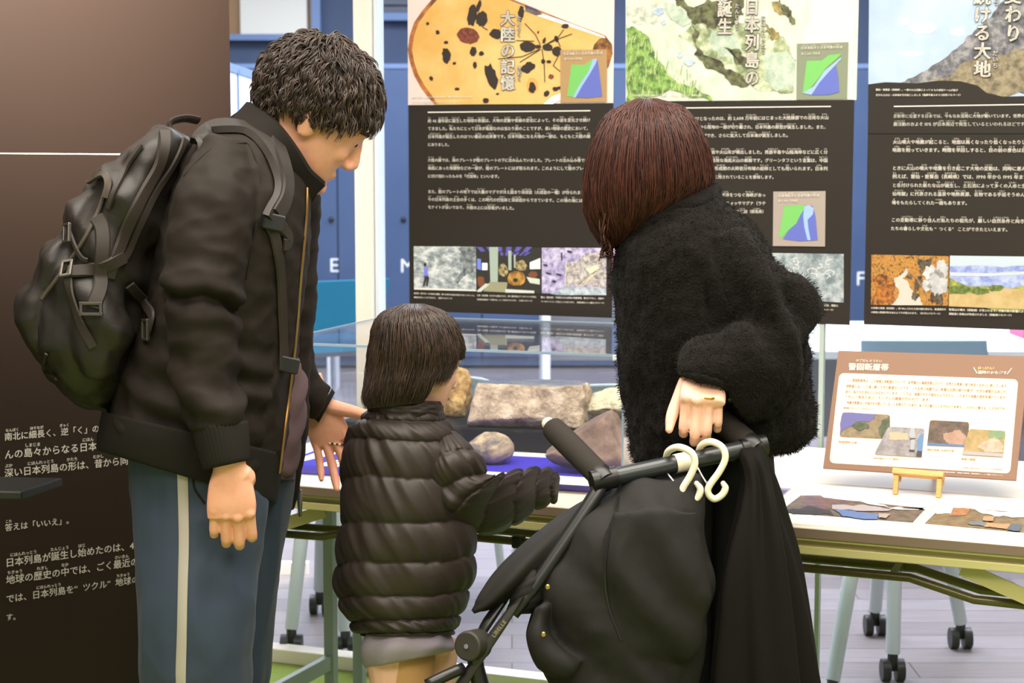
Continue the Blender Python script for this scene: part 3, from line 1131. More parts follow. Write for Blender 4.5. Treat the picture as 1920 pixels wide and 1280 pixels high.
map_inset(p2, f2, [(1450, 359), (1548, 358), (1547, 462), (1449, 461)],
          [(1, [(1470, 386), (1500, 384), (1512, 386), (1500, 405), (1492, 420), (1480, 430), (1466, 446), (1460, 444)]),
           (2, [(1512, 386), (1524, 386), (1529, 405), (1533, 450), (1500, 452), (1468, 448), (1480, 430), (1494, 418), (1500, 404)]),
           (3, [(1508, 388), (1516, 384), (1526, 390), (1524, 402), (1514, 412), (1516, 430), (1520, 450), (1514, 450), (1508, 425), (1506, 405)])],
          '日本海拡大と日本列島の形成', '約 1,450 万年前', (1459, 367, 1537, 366, 1459, 376.5, 1496, 376), mat('map_grey', (160, 148, 140), .6))
mb = MB()
f2.poly(mb, [(1300, 468), (1415, 471), (1415, 565), (1300, 560)], 2, 0)
f2.poly(mb, [(1446, 474), (1582, 476), (1582, 567), (1446, 561)], 2, 0)
rr = random.Random(3)
for i in range(13):
    x, y = rr.uniform(1455, 1565), rr.uniform(484, 555)
    a = rr.uniform(0, 6)
    pts = []
    for k in range(9):
        q = a + k * rr.uniform(.3, .7)
        pts.append((x + cos(q) * 7 + k * .6, y + sin(q) * 5))
    pts = [p for p in pts if 1448 < p[0] < 1580 and 477 < p[1] < 563]
    f2.line(mb, pts, 1.5, 3, 1)
mb.build('photo', [RK('outcrop_slate', (104, 118, 126), (176, 186, 190), 40), mat('vein_pale', (206, 212, 212), .6)], p2)
mb = MB()
f2.text(mb, '島で産出した砂岩岩。海底に', 1512, 570, 1572, 573, bold=.04)
f2.text(mb, '（京都ジオパーク）', 1528, 579, 1565, 581, bold=.04)
mb.build('caption_text', M_ink, p2)
mb = MB()
f2.text(mb, '日本列島が大陸から離れたころのようすを残しています。海岸の崖に', 1184, 179, 1318, 178.5, bold=.045, k=9)
mb.build('credit_text', M_ink, p2)

# ---- poster 3: volcano
p3, f3 = poster('black exhibition poster headed by a volcano under blue sky, rightmost of the three posters', 1620, 2062, (608, 623))
c3 = crop(1600, 0, 2.0)
mb = MB()
f3.poly(mb, [(1630, -90), (2078, -95), (2072, 195), (1628, 180)], 1, 0)
f3.poly(mb, [(1628, 170), (1690, 155), (1740, 130), (1800, 85), (1830, 55), (1868, 18), (1900, -20), (1960, -50), (2074, -40), (2072, 195), (1628, 182)], 2, 1, rag=.12)
f3.poly(mb, [(1740, 150), (1800, 120), (1850, 112), (1900, 92), (2000, 90), (2072, 100), (2072, 195), (1860, 190)], 3, 2, rag=.2)
f3.poly(mb, [(1628, 158), (1660, 154), (1720, 156), (1760, 151), (1800, 152), (1832, 160), (1850, 174), (1880, 181), (1930, 180), (2072, 190), (2070, 250), (1627, 250)], 4, 3)
for b_ in [(1694, 40, 12, 7), (1730, 52, 28, 12), (1710, 100, 22, 6), (1796, 60, 14, 8)]:
    f3.blob(mb, b_[0], b_[1], b_[2], b_[3], 0, 2, 4, rag=.1)
mb.build('photo', [mat('sky_pale', (158, 178, 206), .6, var=((176, 194, 214), 6, 3)), RK('volcano_grey', (66, 66, 72), (150, 148, 150), 40, (.5, (104, 104, 112))), RK('volcano_brown', (96, 86, 70), (150, 138, 112), 60), M_print, mat('cloud_pale', (190, 202, 216), .6)], p3)
mb = MB()
mbd = MB()
for m_, w_, k_, b_ in ((mbd, 33, 7, .065), (mb, 33, 14, .034)):
    f3.vtext(m_, '続ける大地', 1842, -24, 146, w_, bold=b_, k=k_)
    f3.vtext(m_, '変わり', 1900, -28, 80, w_, bold=b_, k=k_)
    f3.vtext(m_, 'だいち', 1866, 94, 128, 10.5, bold=.03 if m_ is mb else .09, k=k_)
    f3.vtext(m_, 'つづ', 1868, -10, 11, 10.5, bold=.03 if m_ is mb else .09, k=k_)
ti = mb.build('title', M_ink, p3)
mbd.build('title_outline', M_inkdark, ti)
mb = MB()
f3.poly(mb, [(1676, 198.5), (2010, 193.5), (2010, 195.5), (1676, 200.5)], 6)
mb.build('rule_line', M_ink, p3)
mb = MB()
ex = [('変動帯に位置する日本では、今もなお活発に大地が動いています。世界の地', 1675, 217.5, 1930),
      ('震活動のおよそ 10% が日本周辺で発生しているといわれるほどです。', 1675, 232.5, 1930),
      ('火山噴火や地震が起こると、地面は高くなったり低くなったりし', 1674, 266, 1924),
      ('地面を削っていきます。時間を早回しすると、目の前の景色は目', 1673, 281, 1924),
      ('ときに火山の噴火や地震を引き起こす大地の変動は、同時に恵み', 1673, 315, 1924),
      ('例えば、雲仙・普賢岳（長崎県）では、1990 年から 1995 年まで', 1673, 330.5, 1928),
      ('と名付けられた新たな山が誕生し、土石流によって多くの人命と生', 1673, 347, 1924),
      ('仙地獄」に代表される温泉や地熱資源、名物である手延そうめん', 1673, 363, 1922), ('場をもたらしてくれた一面もあります。', 1672, 379.5, 1818),
      ('この変動帯に移り住んだ私たちの祖先が、厳しい自然条件と向き', 1671, 412, 1921), ('たちの暮らしや文化も “つくる” ことができたといえます。', 1670, 428, 1894)]
for t, x0, y0, x1 in ex:
    f3.text(mb, t, x0, y0, x1, y0 + (x1 - x0) * .012 * (y0 - 240) / 200, bold=.03, ruby=True)
mb.build('body_text', M_ink, p3)
mb = MB()
f3.poly(mb, [(1634, 477), (1779, 480), (1778, 573), (1633, 571)], 2, 0)
f3.poly(mb, [(1634, 520), (1660, 512), (1684, 530), (1678, 572), (1633, 571)], 3, 2, rag=.2)
f3.poly(mb, [(1720, 482), (1752, 480), (1748, 505), (1728, 512)], 3, 4, rag=.25)
f3.poly(mb, [(1668, 571), (1686, 545), (1676, 522), (1698, 503), (1704, 505), (1692, 522), (1712, 545), (1730, 572)], 4, 1, rag=.16)
for q in [(1758, 530, 18, 24), (1744, 512, 13, 14), (1766, 505, 12, 16), (1738, 535, 9, 12)]:
    f3.blob(mb, q[0], q[1], q[2], q[3], 0, 5, 3, rag=.2, n=26)
for q in [(1722, 530, 7, 12), (1716, 555, 7, 8), (1704, 518, 6, 4)]:
    f3.blob(mb, q[0], q[1], q[2], q[3], .3, 6, 4, rag=.3)
f3.line(mb, [(1700, 505), (1718, 520), (1738, 552), (1740, 570)], 1.5, 7, 5)
for q in [(1748, 557), (1764, 561), (1757, 560)]:
    f3.blob(mb, q[0], q[1], 4, 11, 0, 8, 4, rag=.1)
mb.build('photo', [RK('autumn', (142, 88, 34), (74, 54, 32), 110, (.5, (190, 138, 62))), mat('stream_white', (196, 190, 180), .6), RK('autumn_dark', (60, 40, 26), (190, 116, 40), 110), mat('steam', (200, 200, 200), .6, var=((166, 168, 172), 40, 3)), RK('rock_dark', (38, 34, 32), (110, 96, 76), 110), mat('rail_tan', (170, 130, 90), .6)], p3)
mb = MB()
f3.poly(mb, [(1781, 479), (2020, 482), (2020, 584), (1779, 574)], 2, 0)
f3.poly(mb, [(1781, 499), (1830, 497), (1880, 501), (2020, 496), (2020, 545), (1780, 545)], 3, 1, rag=.06)
f3.poly(mb, [(1781, 510), (1850, 512), (1930, 508), (1930, 514), (1850, 518), (1781, 517)], 4, 4)
f3.poly(mb, [(1780, 520), (1800, 530), (1850, 536), (2020, 528), (2020, 584), (1779, 574)], 4, 2, rag=.08)
f3.poly(mb, [(1780, 552), (1830, 548), (1880, 540), (2020, 546), (2020, 584), (1779, 574)], 5, 3)
for q in [(1800, 543, 20, 8), (1836, 546, 18, 7), (1868, 540, 14, 6)]:
    f3.blob(mb, q[0], q[1], q[2], q[3], 0, 6, 5, rag=.2)
mb.build('photo', [mat('sky_white_blue', (184, 198, 212), .6), RK('hills_violet', (120, 136, 196), (176, 188, 222), 50), RK('field_green', (96, 116, 56), (170, 170, 84), 60), mat('sand_pale', (196, 172, 122), .6, var=((176, 152, 100), 30, 3)), mat('mist_band', (186, 196, 212), .6), RK('bush_green', (62, 84, 36), (116, 132, 60), 120)], p3)
mb = MB()
for t, x0, y0, x1, y1 in [('小安峡大噴湯（秋田県）。約 98m にわたる岩の割れ目から、高温蒸気や', 1633, 577, 1774, 580), ('の熱気と熱湯が吹き出るようすが見られます。（ゆざわジオパーク）', 1633, 585, 1766, 588),
                          ('有珠山の噴火（洞爺湖）が見られます。太陽の熱の影響によって', 1779, 580, 1930, 584), ('洞爺湖と有珠山が形成されました（洞爺湖ジオパーク）', 1779, 588, 1900, 591),
                          ('雲仙・普賢岳（長崎県）。一連の火山活動によって 13 もの溶岩ドームが並び', 1642, 168, 1796, 169), ('巨大な上火山・火砕流を引き起こしました（島原半島ユネスコ世界ジオパーク）', 1642, 178, 1804, 178)]:
    f3.text(mb, t, x0, y0, x1, y1, bold=.04, k=12)
mb.build('caption_text', M_ink, p3)

# ---- the brown introduction panel on the left
BY = radians(37.9)
BD = Vector((cos(BY), sin(BY), 0))
BN = Vector((sin(BY), -cos(BY), 0))
B0 = W(436, 400, 4.02)
M_brown = mat('brown_panel_print', (34, 24, 18), .5, spec=.25, bump=(900, .05, .001))
mb = MB()
mb.obox((B0 - BD * 1.2 - BN * .02) * Vector((1, 1, 0)) if False else Vector(((B0 - BD * 1.2 - BN * .02).x, (B0 - BD * 1.2 - BN * .02).y, 1.3)), BD * 1.2, BN * .02, (0, 0, 1.3))
bp = mb.build('introduction_panel', M_brown)
tag(bp, 'tall dark brown introduction panel with white Japanese text behind the backpack', 'panel')
fb = Face(Vector((B0.x, B0.y, 1)) + BN * .0005, BN, Vector((0, 0, 1)))
mb = MB()
fb.poly(mb, [(-120, 285.5), (250, 288.2), (330, 288.8), (330, 290.8), (250, 290.3), (-120, 287.6)], 1)
mb.build('rule_line', M_ink, bp)
mb = MB()
for t, x0, y0, x1, y1 in [
    ('南北に細長く、逆「く」の字', 8, 819, 201, 801.5), ('んの島々からなる日本列', 8, 852.5, 199, 834), ('深い日本列島の形は、昔から同', 8, 887, 241, 862.5), ('答えは「いいえ」。', 9, 989, 138, 974),
    ('日本列島が誕生し始めたのは、46億', 10, 1055, 276, 1018.5), ('地球の歴史の中では、ごく最近の数', 11, 1087.5, 276, 1049.5), ('では、日本列島を“ツクル”地球の物', 11, 1123, 276, 1083), ('す。', 11, 1157, 38, 1155)]:
    fb.text(mb, t, x0, y0, x1, y1, bold=.012, ruby=True)
mb.build('body_text', M_ink, bp)
mb = MB()
a = W(-60, 905, 3.25)
b = W(80, 908, 3.30)
mb.obox((a + b) / 2 - Vector((0, 0, .008)), (b - a) / 2, (.02, .07, 0), (0, 0, .008))
sh = mb.build('tray', M_black, bevel=.003)
mb = MB()
mb.bar((a.x, a.y, 0), (a.x, a.y, a.z - .02), .03, .03, (0, 1, 0))
mb.box(a.x - .15, a.y - .12, 0, a.x + .12, a.y + .12, .012)
mb.build('stand', M_black, sh)
tag(sh, 'black stand tray jutting in at the left edge before the brown panel', 'tray')
# ------------------------------------------------------------------ exhibition tables
TD = Vector((cos(radians(-23.0)), sin(radians(-23.0)), 0))
TN = Vector((-TD.y, TD.x, 0))           # away from the viewer
TF = Wz(1040, 949, .70)
TF.z = 0
Z = Vector((0, 0, 1))


def up(v, z):
    return Vector((v.x, v.y, z))


def table(name, label, orig, L, D):
    """folding table: orig is the near left corner of the top"""
    t = thing(name, orig + TD * L / 2 + TN * D / 2, label, 'table', 'cream folding tables under the exhibits')
    c = orig + TD * L / 2 + TN * D / 2
    mb = MB()
    mb.obox(up(c, .690), TD * (L / 2), TN * (D / 2), Z * .010)
    mb.build('tabletop', M_cream, t, bevel=.002)
    mb = MB()
    mb.obox(up(c, .689), TD * (L / 2 + .002), TN * (D / 2 + .002), Z * .0085)
    mb.build('edge_band', M_edge, t)
    # steel apron rails with a step profile, front and back, and ends
    for nm, off, s in (('front', .012, -1), ('rear', D - .012, 1)):
        q = orig + TD * L / 2 + TN * off
        mb = MB()
        mb.obox(up(q, .6765), TD * (L / 2 - .02), TN * .009, Z * .0028)
        mb.obox(up(q + TN * -s * .010, .6675), TD * (L / 2 - .02), TN * .004, Z * .0075)
        mb.obox(up(q, .6555), TD * (L / 2 - .02), TN * .009, Z * .0078)
        mb.build('apron_rail', M_olive, t, bevel=.0015)
    for e in (.03, L - .03):
        q = orig + TD * e + TN * D / 2
        mb = MB()
        mb.obox(up(q, .655), TD * .008, TN * (D / 2 - .02), Z * .022)
        mb.build('apron_rail', M_olive, t)
    # legs with braces
    for e, s in ((.13, 1), (L - .13, -1)):
        for d in (.05, D - .05):
            q = orig + TD * e + TN * d
            mb = MB()
            mb.bar(up(q, .0), up(q, .655), .026, .026, TN)
            lg = mb.build('leg', M_mintsteel, t, bevel=.003)
            mb = MB()
            mb.bar(up(q, .0), up(q, .03), .032, .032, TN)
            mb.build('foot_cap', M_black, lg)
            mb = MB()
            a = up(q + TD * s * .012 - TN * .014, .575)
            mb.bar(a, up(q + TD * s * .19 - TN * .014, .64), .004, .028, Z)
            mb.build('brace', M_olive, t)
            mb = MB()
            mb.ball(up(q - TN * .018, .585), .009, n=10, m=6)
            mb.build('bolt', M_chrome, lg, smooth=True)
        a, b = orig + TD * e + TN * .05, orig + TD * e + TN * (D - .05)
        mb = MB()
        mb.bar(up(a, .19), up(b, .19), .018, .036, Z)
        mb.build('stretcher', M_mintsteel, t, bevel=.002)
        mb = MB()
        mb.bar(up(a, .625), up(b, .625), .02, .02, Z)
        mb.build('stretcher', M_mintsteel, t, bevel=.002)
    # wire shelf
    for d, zz in ((.065, .606), (.145, .606)):
        q = orig + TN * d
        pts = [up(q + TD * .16, .574), up(q + TD * .30, .576), up(q + TD * .42, zz), up(q + TD * .5, zz), up(q + TD * (L - .5), zz), up(q + TD * (L - .42), zz),
               up(q + TD * (L - .30), .576), up(q + TD * (L - .16), .574)]
        mb = MB()
        mb.tube(pts, .0085, n=10, sub=1)
        rd = mb.build('shelf_rod', M_olive_d, t, smooth=True)
        for k in (.52, L - .55) if name == 'x' else (.50 + d * .3, .74 + d * .3):
            mb = MB()
            mb.bar(up(q + TD * (k - .012), zz), up(q + TD * (k + .012), zz), .026, .026, Z)
            mb.build('rod_clip', M_black, rd, bevel=.004)
    for k in (.45, L / 2, L - .45):
        mb = MB()
        mb.bar(up(orig + TD * k + TN * .06, .606), up(orig + TD * k + TN * (D - .06), .636), .014, .014, Z)
        mb.build('shelf_rod', M_olive_d, t)
    return t


TL0 = TF - TD * .865
table('folding_table', 'cream folding table nearest the visitors with olive steel rails, with prints at its right', TL0, 1.98, .45)
TL1 = TL0 + TN * .457 + TD * .02
table('folding_table', 'rear cream folding table pressed behind the nearer one, under the case and easel', TL1, 1.98, .45)

# ------------------------------------------------------------------ display case
CD = Vector((cos(radians(-18.6)), sin(radians(-18.6)), 0))
CN = Vector((-CD.y, CD.x, 0))
C0 = Vector((-.53, 3.84, 0))
CL, CW = .80, .66
ZT = .70
mb = MB()
cc = C0 + CD * CL / 2 + CN * CW / 2
mb.obox(up(cc, ZT + .010), CD * (CL / 2 - .008), CN * (CW / 2 - .008), Z * .0098)
bb = mb.build('display_board', mat('royal_blue_cloth', (72, 62, 190), .9, spec=.1, bump=(500, .5, .001)), bevel=.004)
tag(bb, 'royal blue cloth board under the stones inside the clear case', 'board')
ZB = ZT + .020
RY = (Wz(1000, 850, ZB) - C0).dot(CN)
mb = MB()
rc = C0 + CD * CL / 2 + CN * (RY + (CW - .02 - RY) / 2)
mb.obox(up(rc, ZB + .0262), CD * (CL / 2 - .02), CN * ((CW - .02 - RY) / 2), Z * .026)
rs = mb.build('display_riser', mat('charcoal_felt', (34, 34, 38), .85, spec=.15), bevel=.004)
tag(rs, 'long charcoal step carrying the large pale stones at the back of the case', 'riser')
ZR = ZB + .0525
M_acr = glass('clear_acrylic', (.985, .99, 1.0), 1.36, .012)
M_acr_edge = mat('acrylic_edge', (150, 170, 190), .2)
cs = thing('display_case', cc, 'clear acrylic cover standing over the stones on the blue board', 'display case')
hz = .29


def pane(nm, c, x, y, z):
    m_ = MB()
    m_.obox(c, x, y, z)
    return m_.build(nm, M_acr, cs)


pane('top_panel', up(cc, ZT + hz), CD * CL / 2, CN * CW / 2, Z * .002)
pane('side_panel', up(cc - CN * CW / 2, ZT + hz / 2), CD * (CL / 2 - .004), CN * .0015, Z * (hz / 2 - .003))
pane('side_panel', up(cc + CN * CW / 2, ZT + hz / 2), CD * (CL / 2 - .004), CN * .0015, Z * (hz / 2 - .003))
pane('side_panel', up(cc - CD * CL / 2, ZT + hz / 2), CD * .0015, CN * (CW / 2 - .004), Z * (hz / 2 - .003))
pane('side_panel', up(cc + CD * CL / 2, ZT + hz / 2), CD * .0015, CN * (CW / 2 - .004), Z * (hz / 2 - .003))
mb = MB()
zt = ZT + hz
for s in (-1, 1):
    mb.obox(up(cc + CN * s * CW / 2, zt), CD * (CL / 2 + .002), CN * .002, Z * .0028)
    mb.obox(up(cc + CD * s * CL / 2, zt), CD * .002, CN * (CW / 2), Z * .0028)
    for q in (-1, 1):
        mb.obox(up(cc + CN * s * CW / 2 + CD * q * CL / 2, ZT + hz / 2), CD * .002, CN * .002, Z * (hz / 2 - .001))
mb.build('edge_trim', M_acr_edge, cs)
a = Wp(1158, 671, C0 - CN * .004, CN)
mb = MB()
mb.obox(a, CD * .010, CN * .004, Z * .006)
mb.build('corner_clip', mat('frosted_block', (236, 240, 244), .3), cs, bevel=.002)

# ------------------------------------------------------------------ stones


def stone(name, label, c, dims, yaw, seed, mats, planes=9, rough=.05, cuts=(), exp=2.6, sub=5, tilt=0, fine=.012, sink=60):
    bm = bmesh.new()
    bmesh.ops.create_icosphere(bm, subdivisions=sub, radius=1.0)
    rr = random.Random(seed)
    pl = []
    for i in range(planes):
        n = Vector((rr.gauss(0, 1), rr.gauss(0, 1), rr.gauss(0, .8))).normalized()
        pl.append((n, rr.uniform(.74, .95)))
    pl += [(Vector(n).normalized(), d) for n, d in cuts]
    so = Vector((seed * 3.1, seed * 1.7, seed))
    R = Matrix.Rotation(yaw, 3, 'Z') @ Matrix.Rotation(tilt, 3, 'Y')
    zs = 0
    for v in bm.verts:
        p = v.co.normalized()
        k = (abs(p.x) ** exp + abs(p.y) ** exp + abs(p.z) ** exp) ** (-1 / exp)
        p = p * k
        for n, d in pl:
            e = p.dot(n) - d
            if e > 0:
                p = p - n * e * .93
        p = p + p.normalized() * (rough * noise.fractal(p * 1.6 + so, 1.0, 2.0, 4) + fine * noise.fractal(p * 8 + so, 1.0, 2.0, 3))
        v.co = Vector((p.x * dims[0] / 2, p.y * dims[1] / 2, p.z * dims[2] / 2))
    for v in bm.verts:
        v.co = R @ v.co
    zmin = sorted(v.co.z for v in bm.verts)[len(bm.verts) // sink]
    for v in bm.verts:
        v.co.z = max(v.co.z, zmin) - zmin
    me = bpy.data.meshes.new(name)
    bm.to_mesh(me)
    bm.free()
    for m in mats:
        me.materials.append(m)
    o = link(name, me, None, True)
    o.location = c
    tag(o, label, 'stone', 'stones in the clear case')
    return o


def on(px, py, z, dy=0):
    """stone centre: picture point of its near foot on height z, then back by dy"""
    p = Wz(px, py, z)
    return p + CN * dy


M_slab = mat('stone_slab', (128, 110, 96), .85, var=((224, 204, 178), 26, 10, .34, .64, (.5, (184, 164, 140)), (.72, (238, 226, 204))), bump=(110, .8, .006))
o = stone('rock_specimen', 'large blocky grey brown stone with a flat polished top on the dark step', on(970, 806, ZR, .085), (.275, .18, .150), radians(-14), 4, [M_slab, mat('polished_top', (150, 152, 158), .12, var=((120, 122, 130), 14, 4))],
          planes=5, cuts=[((0, 0, 1), .72), ((-.15, -1, .32), .74), ((.8, -.6, .2), .95), ((-1, 0, .1), .9)], exp=4.5, rough=.05, sink=5)
for p in o.data.polygons:
    if p.normal.z > .93 and p.center.z > .05:
        p.material_index = 1
stone('rock_specimen', 'jagged ochre brown stone on the dark step beside the child cheek', on(832, 786, ZR, .06), (.10, .10, .125), radians(20), 7,
      [mat('stone_ochre', (110, 82, 48), .85, var=((232, 200, 140), 22, 8, .35, .62, (.5, (190, 152, 94))), bump=(80, .7, .005))], planes=14, rough=.10, fine=.03)
stone('rock_specimen', 'pitted cream white stone on the dark step against the dark jacket', on(1160, 803, ZR, .06), (.21, .11, .092), radians(-10), 12,
      [mat('stone_cream', (226, 220, 190), .9, var=((196, 184, 150), 40, 8, .5, .75), bump=(120, .8, .006))], planes=4, rough=.09, cuts=[((-.8, -.2, .7), .78)], fine=.02, exp=2.2)
stone('rock_specimen', 'small rounded grey stone with a broken tan face on the blue board', on(908, 874, ZB, .045), (.108, .09, .070), radians(-12), 21,
      [mat('stone_nodule', (108, 100, 98), .8, var=((208, 184, 150), 16, 7, .42, .6), bump=(90, .5, .004))], planes=3, rough=.06, cuts=[((-.15, -.55, .8), .62)], exp=2.0)
stone('rock_specimen', 'wedge shaped purplish brown stone leaning on the blue board behind the left grip', on(1094, 893, ZB, .055), (.215, .12, .14), radians(-12), 33,
      [mat('stone_wedge', (116, 96, 86), .85, var=((186, 158, 136), 14, 8, .36, .66, (.5, (146, 122, 112))), bump=(90, .6, .004))], planes=5, rough=.05,
      cuts=[((-.72, -.1, .72), .34), ((.9, -.1, .3), .62), ((-.1, -1, .35), .62)], exp=2.4)
stone('rock_specimen', 'speckled pale grey granite lump right of the wedge shaped stone', on(1168, 872, ZB, .05), (.085, .08, .10), radians(10), 45,
      [mat('stone_granite', (176, 172, 170), .85, var=((120, 116, 116), 160, 3, .45, .6), bump=(120, .5, .003))], planes=8, rough=.06, cuts=[((-.8, -.3, .5), .6)])

# label cards on the blue board
M_card = mat('card_white', (244, 240, 230), .6)


def card(label, pts, z, th=.0015, pic=None, mats=None, cat='card', group='caption cards on the blue board', name='caption_card', lines=0):
    P = [Wz(x, y, z + th) for x, y in pts]
    mb = MB()
    mb.poly(P)
    me_b = [p - Z * th for p in P]
    n = len(P)
    mb.add(P + me_b, [(i, i + n, (i + 1) % n + n, (i + 1) % n) for i in range(n)] + [tuple(range(n, 2 * n))[::-1]])
    o = mb.build(name, M_card)
    tag(o, label, cat, group)
    if lines:
        mb = MB()
        for k in range(lines):
            a, b = (k + .7) / (lines + .6), (k + 1.0) / (lines + .6)
            L0, L1 = P[0].lerp(P[3], a), P[0].lerp(P[3], b)
            R0, R1 = P[1].lerp(P[2], a), P[1].lerp(P[2], b)
            q = [L0.lerp(R0, .12), L0.lerp(R0, .8 if k % 2 else .9), L1.lerp(R1, .8 if k % 2 else .9), L1.lerp(R1, .12)]
            mb.poly([v + Z * .0004 for v in q])
        mb.build('print_lines', mat('card_print', (150, 140, 132), .7), o)
    return o


card('white card strip on the blue board at the left end of the case', [(612, 841), (668, 843), (640, 848), (572, 863), (540, 866)], ZB)
card('small white caption card under the man\'s reaching hand', [(620, 862), (690, 863), (690, 877), (596, 872)], ZB, lines=2)
card('white card strip behind the small rounded stone', [(935, 840), (1044, 848), (1030, 857), (935, 852)], ZB)
card('white card strip along the front of the blue board beside the child sleeve', [(890, 882), (1105, 895), (1112, 910), (880, 896)], ZB)

# photo prints lying on the near table
M_p = {}


def print_card(label, outer, inner, shapes, mats):
    o = card(label, outer, ZT, .004, cat='photo', group='photo prints on the near table', name='photo_print')
    mb = MB()
    mb.poly([Wz(x, y, ZT + .0044) for x, y in inner])
    for k, (m, pts) in enumerate(shapes):
        pts = ragged(pts, .08, 3)
        mb.add([Wz(x, y, ZT + .0048 + k * .0004) for x, y in pts], [tuple(range(len(pts)))], m)
    mb.build('photo', mats, o)
    return o


c4 = crop(1440, 880, 4.0)
print_card('photo print of a cliff with blue water lying front left on the cream table', c4([(235, 185), (1240, 262), (1055, 464), (60, 395)]), c4([(245, 193), (1185, 290), (1085, 398), (80, 320)]),
           [(1, c4([(245, 193), (480, 215), (700, 235), (480, 262), (420, 300), (250, 250)])), (2, c4([(110, 290), (300, 270), (460, 300), (500, 345), (300, 335), (80, 320)])),
            (3, c4([(690, 235), (1190, 285), (1180, 300), (1020, 285), (860, 262)])), (4, c4([(480, 262), (620, 270), (800, 275), (950, 290), (900, 310), (620, 300), (480, 295)])),
            (5, c4([(500, 300), (620, 305), (830, 335), (820, 372), (560, 350)])), (6, c4([(830, 325), (920, 330), (880, 365), (830, 360)]))],
           [RK('print_earth', (81, 68, 60), (115, 100, 88), 60), RK('print_violet', (81, 66, 88), (124, 88, 74), 50), RK('print_night', (32, 35, 47), (59, 51, 59), 60), mat('print_white', (250, 246, 240), .6),
            mat('print_pale', (164, 155, 162), .6), mat('print_blue', (88, 115, 167), .6), mat('print_cream', (167, 150, 145), .6)])
print_card('photo print of an orange cliff lying front right on the cream table', c4([(1290, 275), (2300, 330), (2200, 520), (1150, 425)]), c4([(1300, 280), (2290, 345), (2200, 500), (1172, 405)]),
           [(1, c4([(1280, 278), (1390, 280), (1370, 330), (1260, 330)])), (2, c4([(1400, 282), (1530, 290), (1480, 345), (1360, 345)])), (3, c4([(1530, 290), (1960, 318), (1960, 360), (1700, 350)])),
            (4, c4([(1520, 385), (1640, 392), (1620, 425), (1490, 405)])), (5, c4([(1640, 392), (1820, 405), (1790, 445), (1620, 428)])), (6, c4([(1830, 400), (1900, 405), (1890, 460), (1790, 450)])),
            (5, c4([(1620, 350), (1700, 352), (1690, 385), (1610, 380)]))],
           [RK('print_scrub', (103, 81, 62), (131, 115, 82), 70), mat('print_ivory', (250, 244, 236), .6), RK('print_orange', (140, 88, 56), (164, 118, 81), 60), mat('print_ivory2', (250, 244, 236), .6),
            mat('print_slate', (103, 111, 118), .6), mat('print_sand', (167, 134, 99), .6), mat('print_steel', (81, 91, 103), .6)])
print_card('photo print with a violet corner half hidden behind the hanging cloth', c4([(-120, 98), (215, 128), (100, 240), (-240, 205)]), c4([(-110, 110), (180, 142), (95, 215), (-200, 190)]),
           [(1, c4([(90, 150), (150, 150), (95, 205), (40, 190)]))], [mat('print_lilac', (152, 140, 164), .6), mat('print_purple', (88, 74, 111), .6)])

# ------------------------------------------------------------------ sign board on the small easel
EP = W(1725, 889, 3.60)
ax = (TD * .97 + Vector((0, 0, 0))).normalized()
tiltn = radians(28)
EN = (-TN * cos(tiltn) + Z * sin(tiltn)).normalized()
fs = Face(EP, EN, Z)
TLp, TRp, BRp, BLp = [fs.P(*q) for q in ((1572, 657), (1930, 668), (1905, 900), (1543, 877))]
mb = MB()
P = [TLp, TRp, BRp, BLp]
mb.add(P + [p - EN * .006 for p in P], [(0, 1, 2, 3), (7, 6, 5, 4)] + [(i, i + 4, (i + 1) % 4 + 4, (i + 1) % 4) for i in range(4)])
M_brd = mat('sign_brown', (130, 96, 74), .6)
sg = mb.build('sign_board', M_brd)
tag(sg, 'brown and cream sign board about a fault zone leaning on the small easel', 'sign')
c5 = crop(1540, 640, 4.571)
mb = MB()


def rquad(q, r=.06, n=5):
    """rounded corners of a picture quad"""
    out = []
    for i in range(4):
        a, b, c = Vector(q[i - 1]), Vector(q[i]), Vector(q[(i + 1) % 4])
        p, s_ = b + (a - b).normalized() * r, b + (c - b).normalized() * r
        for k in range(n + 1):
            t = k / n
            out.append(tuple((p * (1 - t) * (1 - t) + b * 2 * t * (1 - t) + s_ * t * t)))
    return out


fs.poly(mb, c5(rquad([(155, 270), (1688, 325), (1618, 1132), (68, 1040)], 48)), 1)
mb.build('cream_panel', mat('sign_cream', (240, 222, 194), .6), sg)
mb = MB()
fs.text(mb, 'けごだんそうたい', *c5([(296, 163), (522, 168)])[0], *c5([(522, 168)])[0], bold=.04, k=3)
fs.text(mb, '警固断層帯', *c5([(232, 214)])[0], *c5([(578, 221)])[0], bold=.045, k=3)
fs.line(mb, c5([(1305, 222), (1335, 272)]), 1.4, 3)
fs.line(mb, c5([(1632, 228), (1592, 280)]), 1.4, 3)
fs.text(mb, 'はっけん！', *c5([(1340, 226)])[0], *c5([(1500, 230)])[0], bold=.04, k=3, mat=1)
fs.text(mb, '福岡のおもジオ', *c5([(1340, 262)])[0], *c5([(1592, 268)])[0], bold=.04, k=3)
mb.build('title', [M_ink, mat('ink_yellow', (250, 226, 150), .6)], sg)
mb = MB()
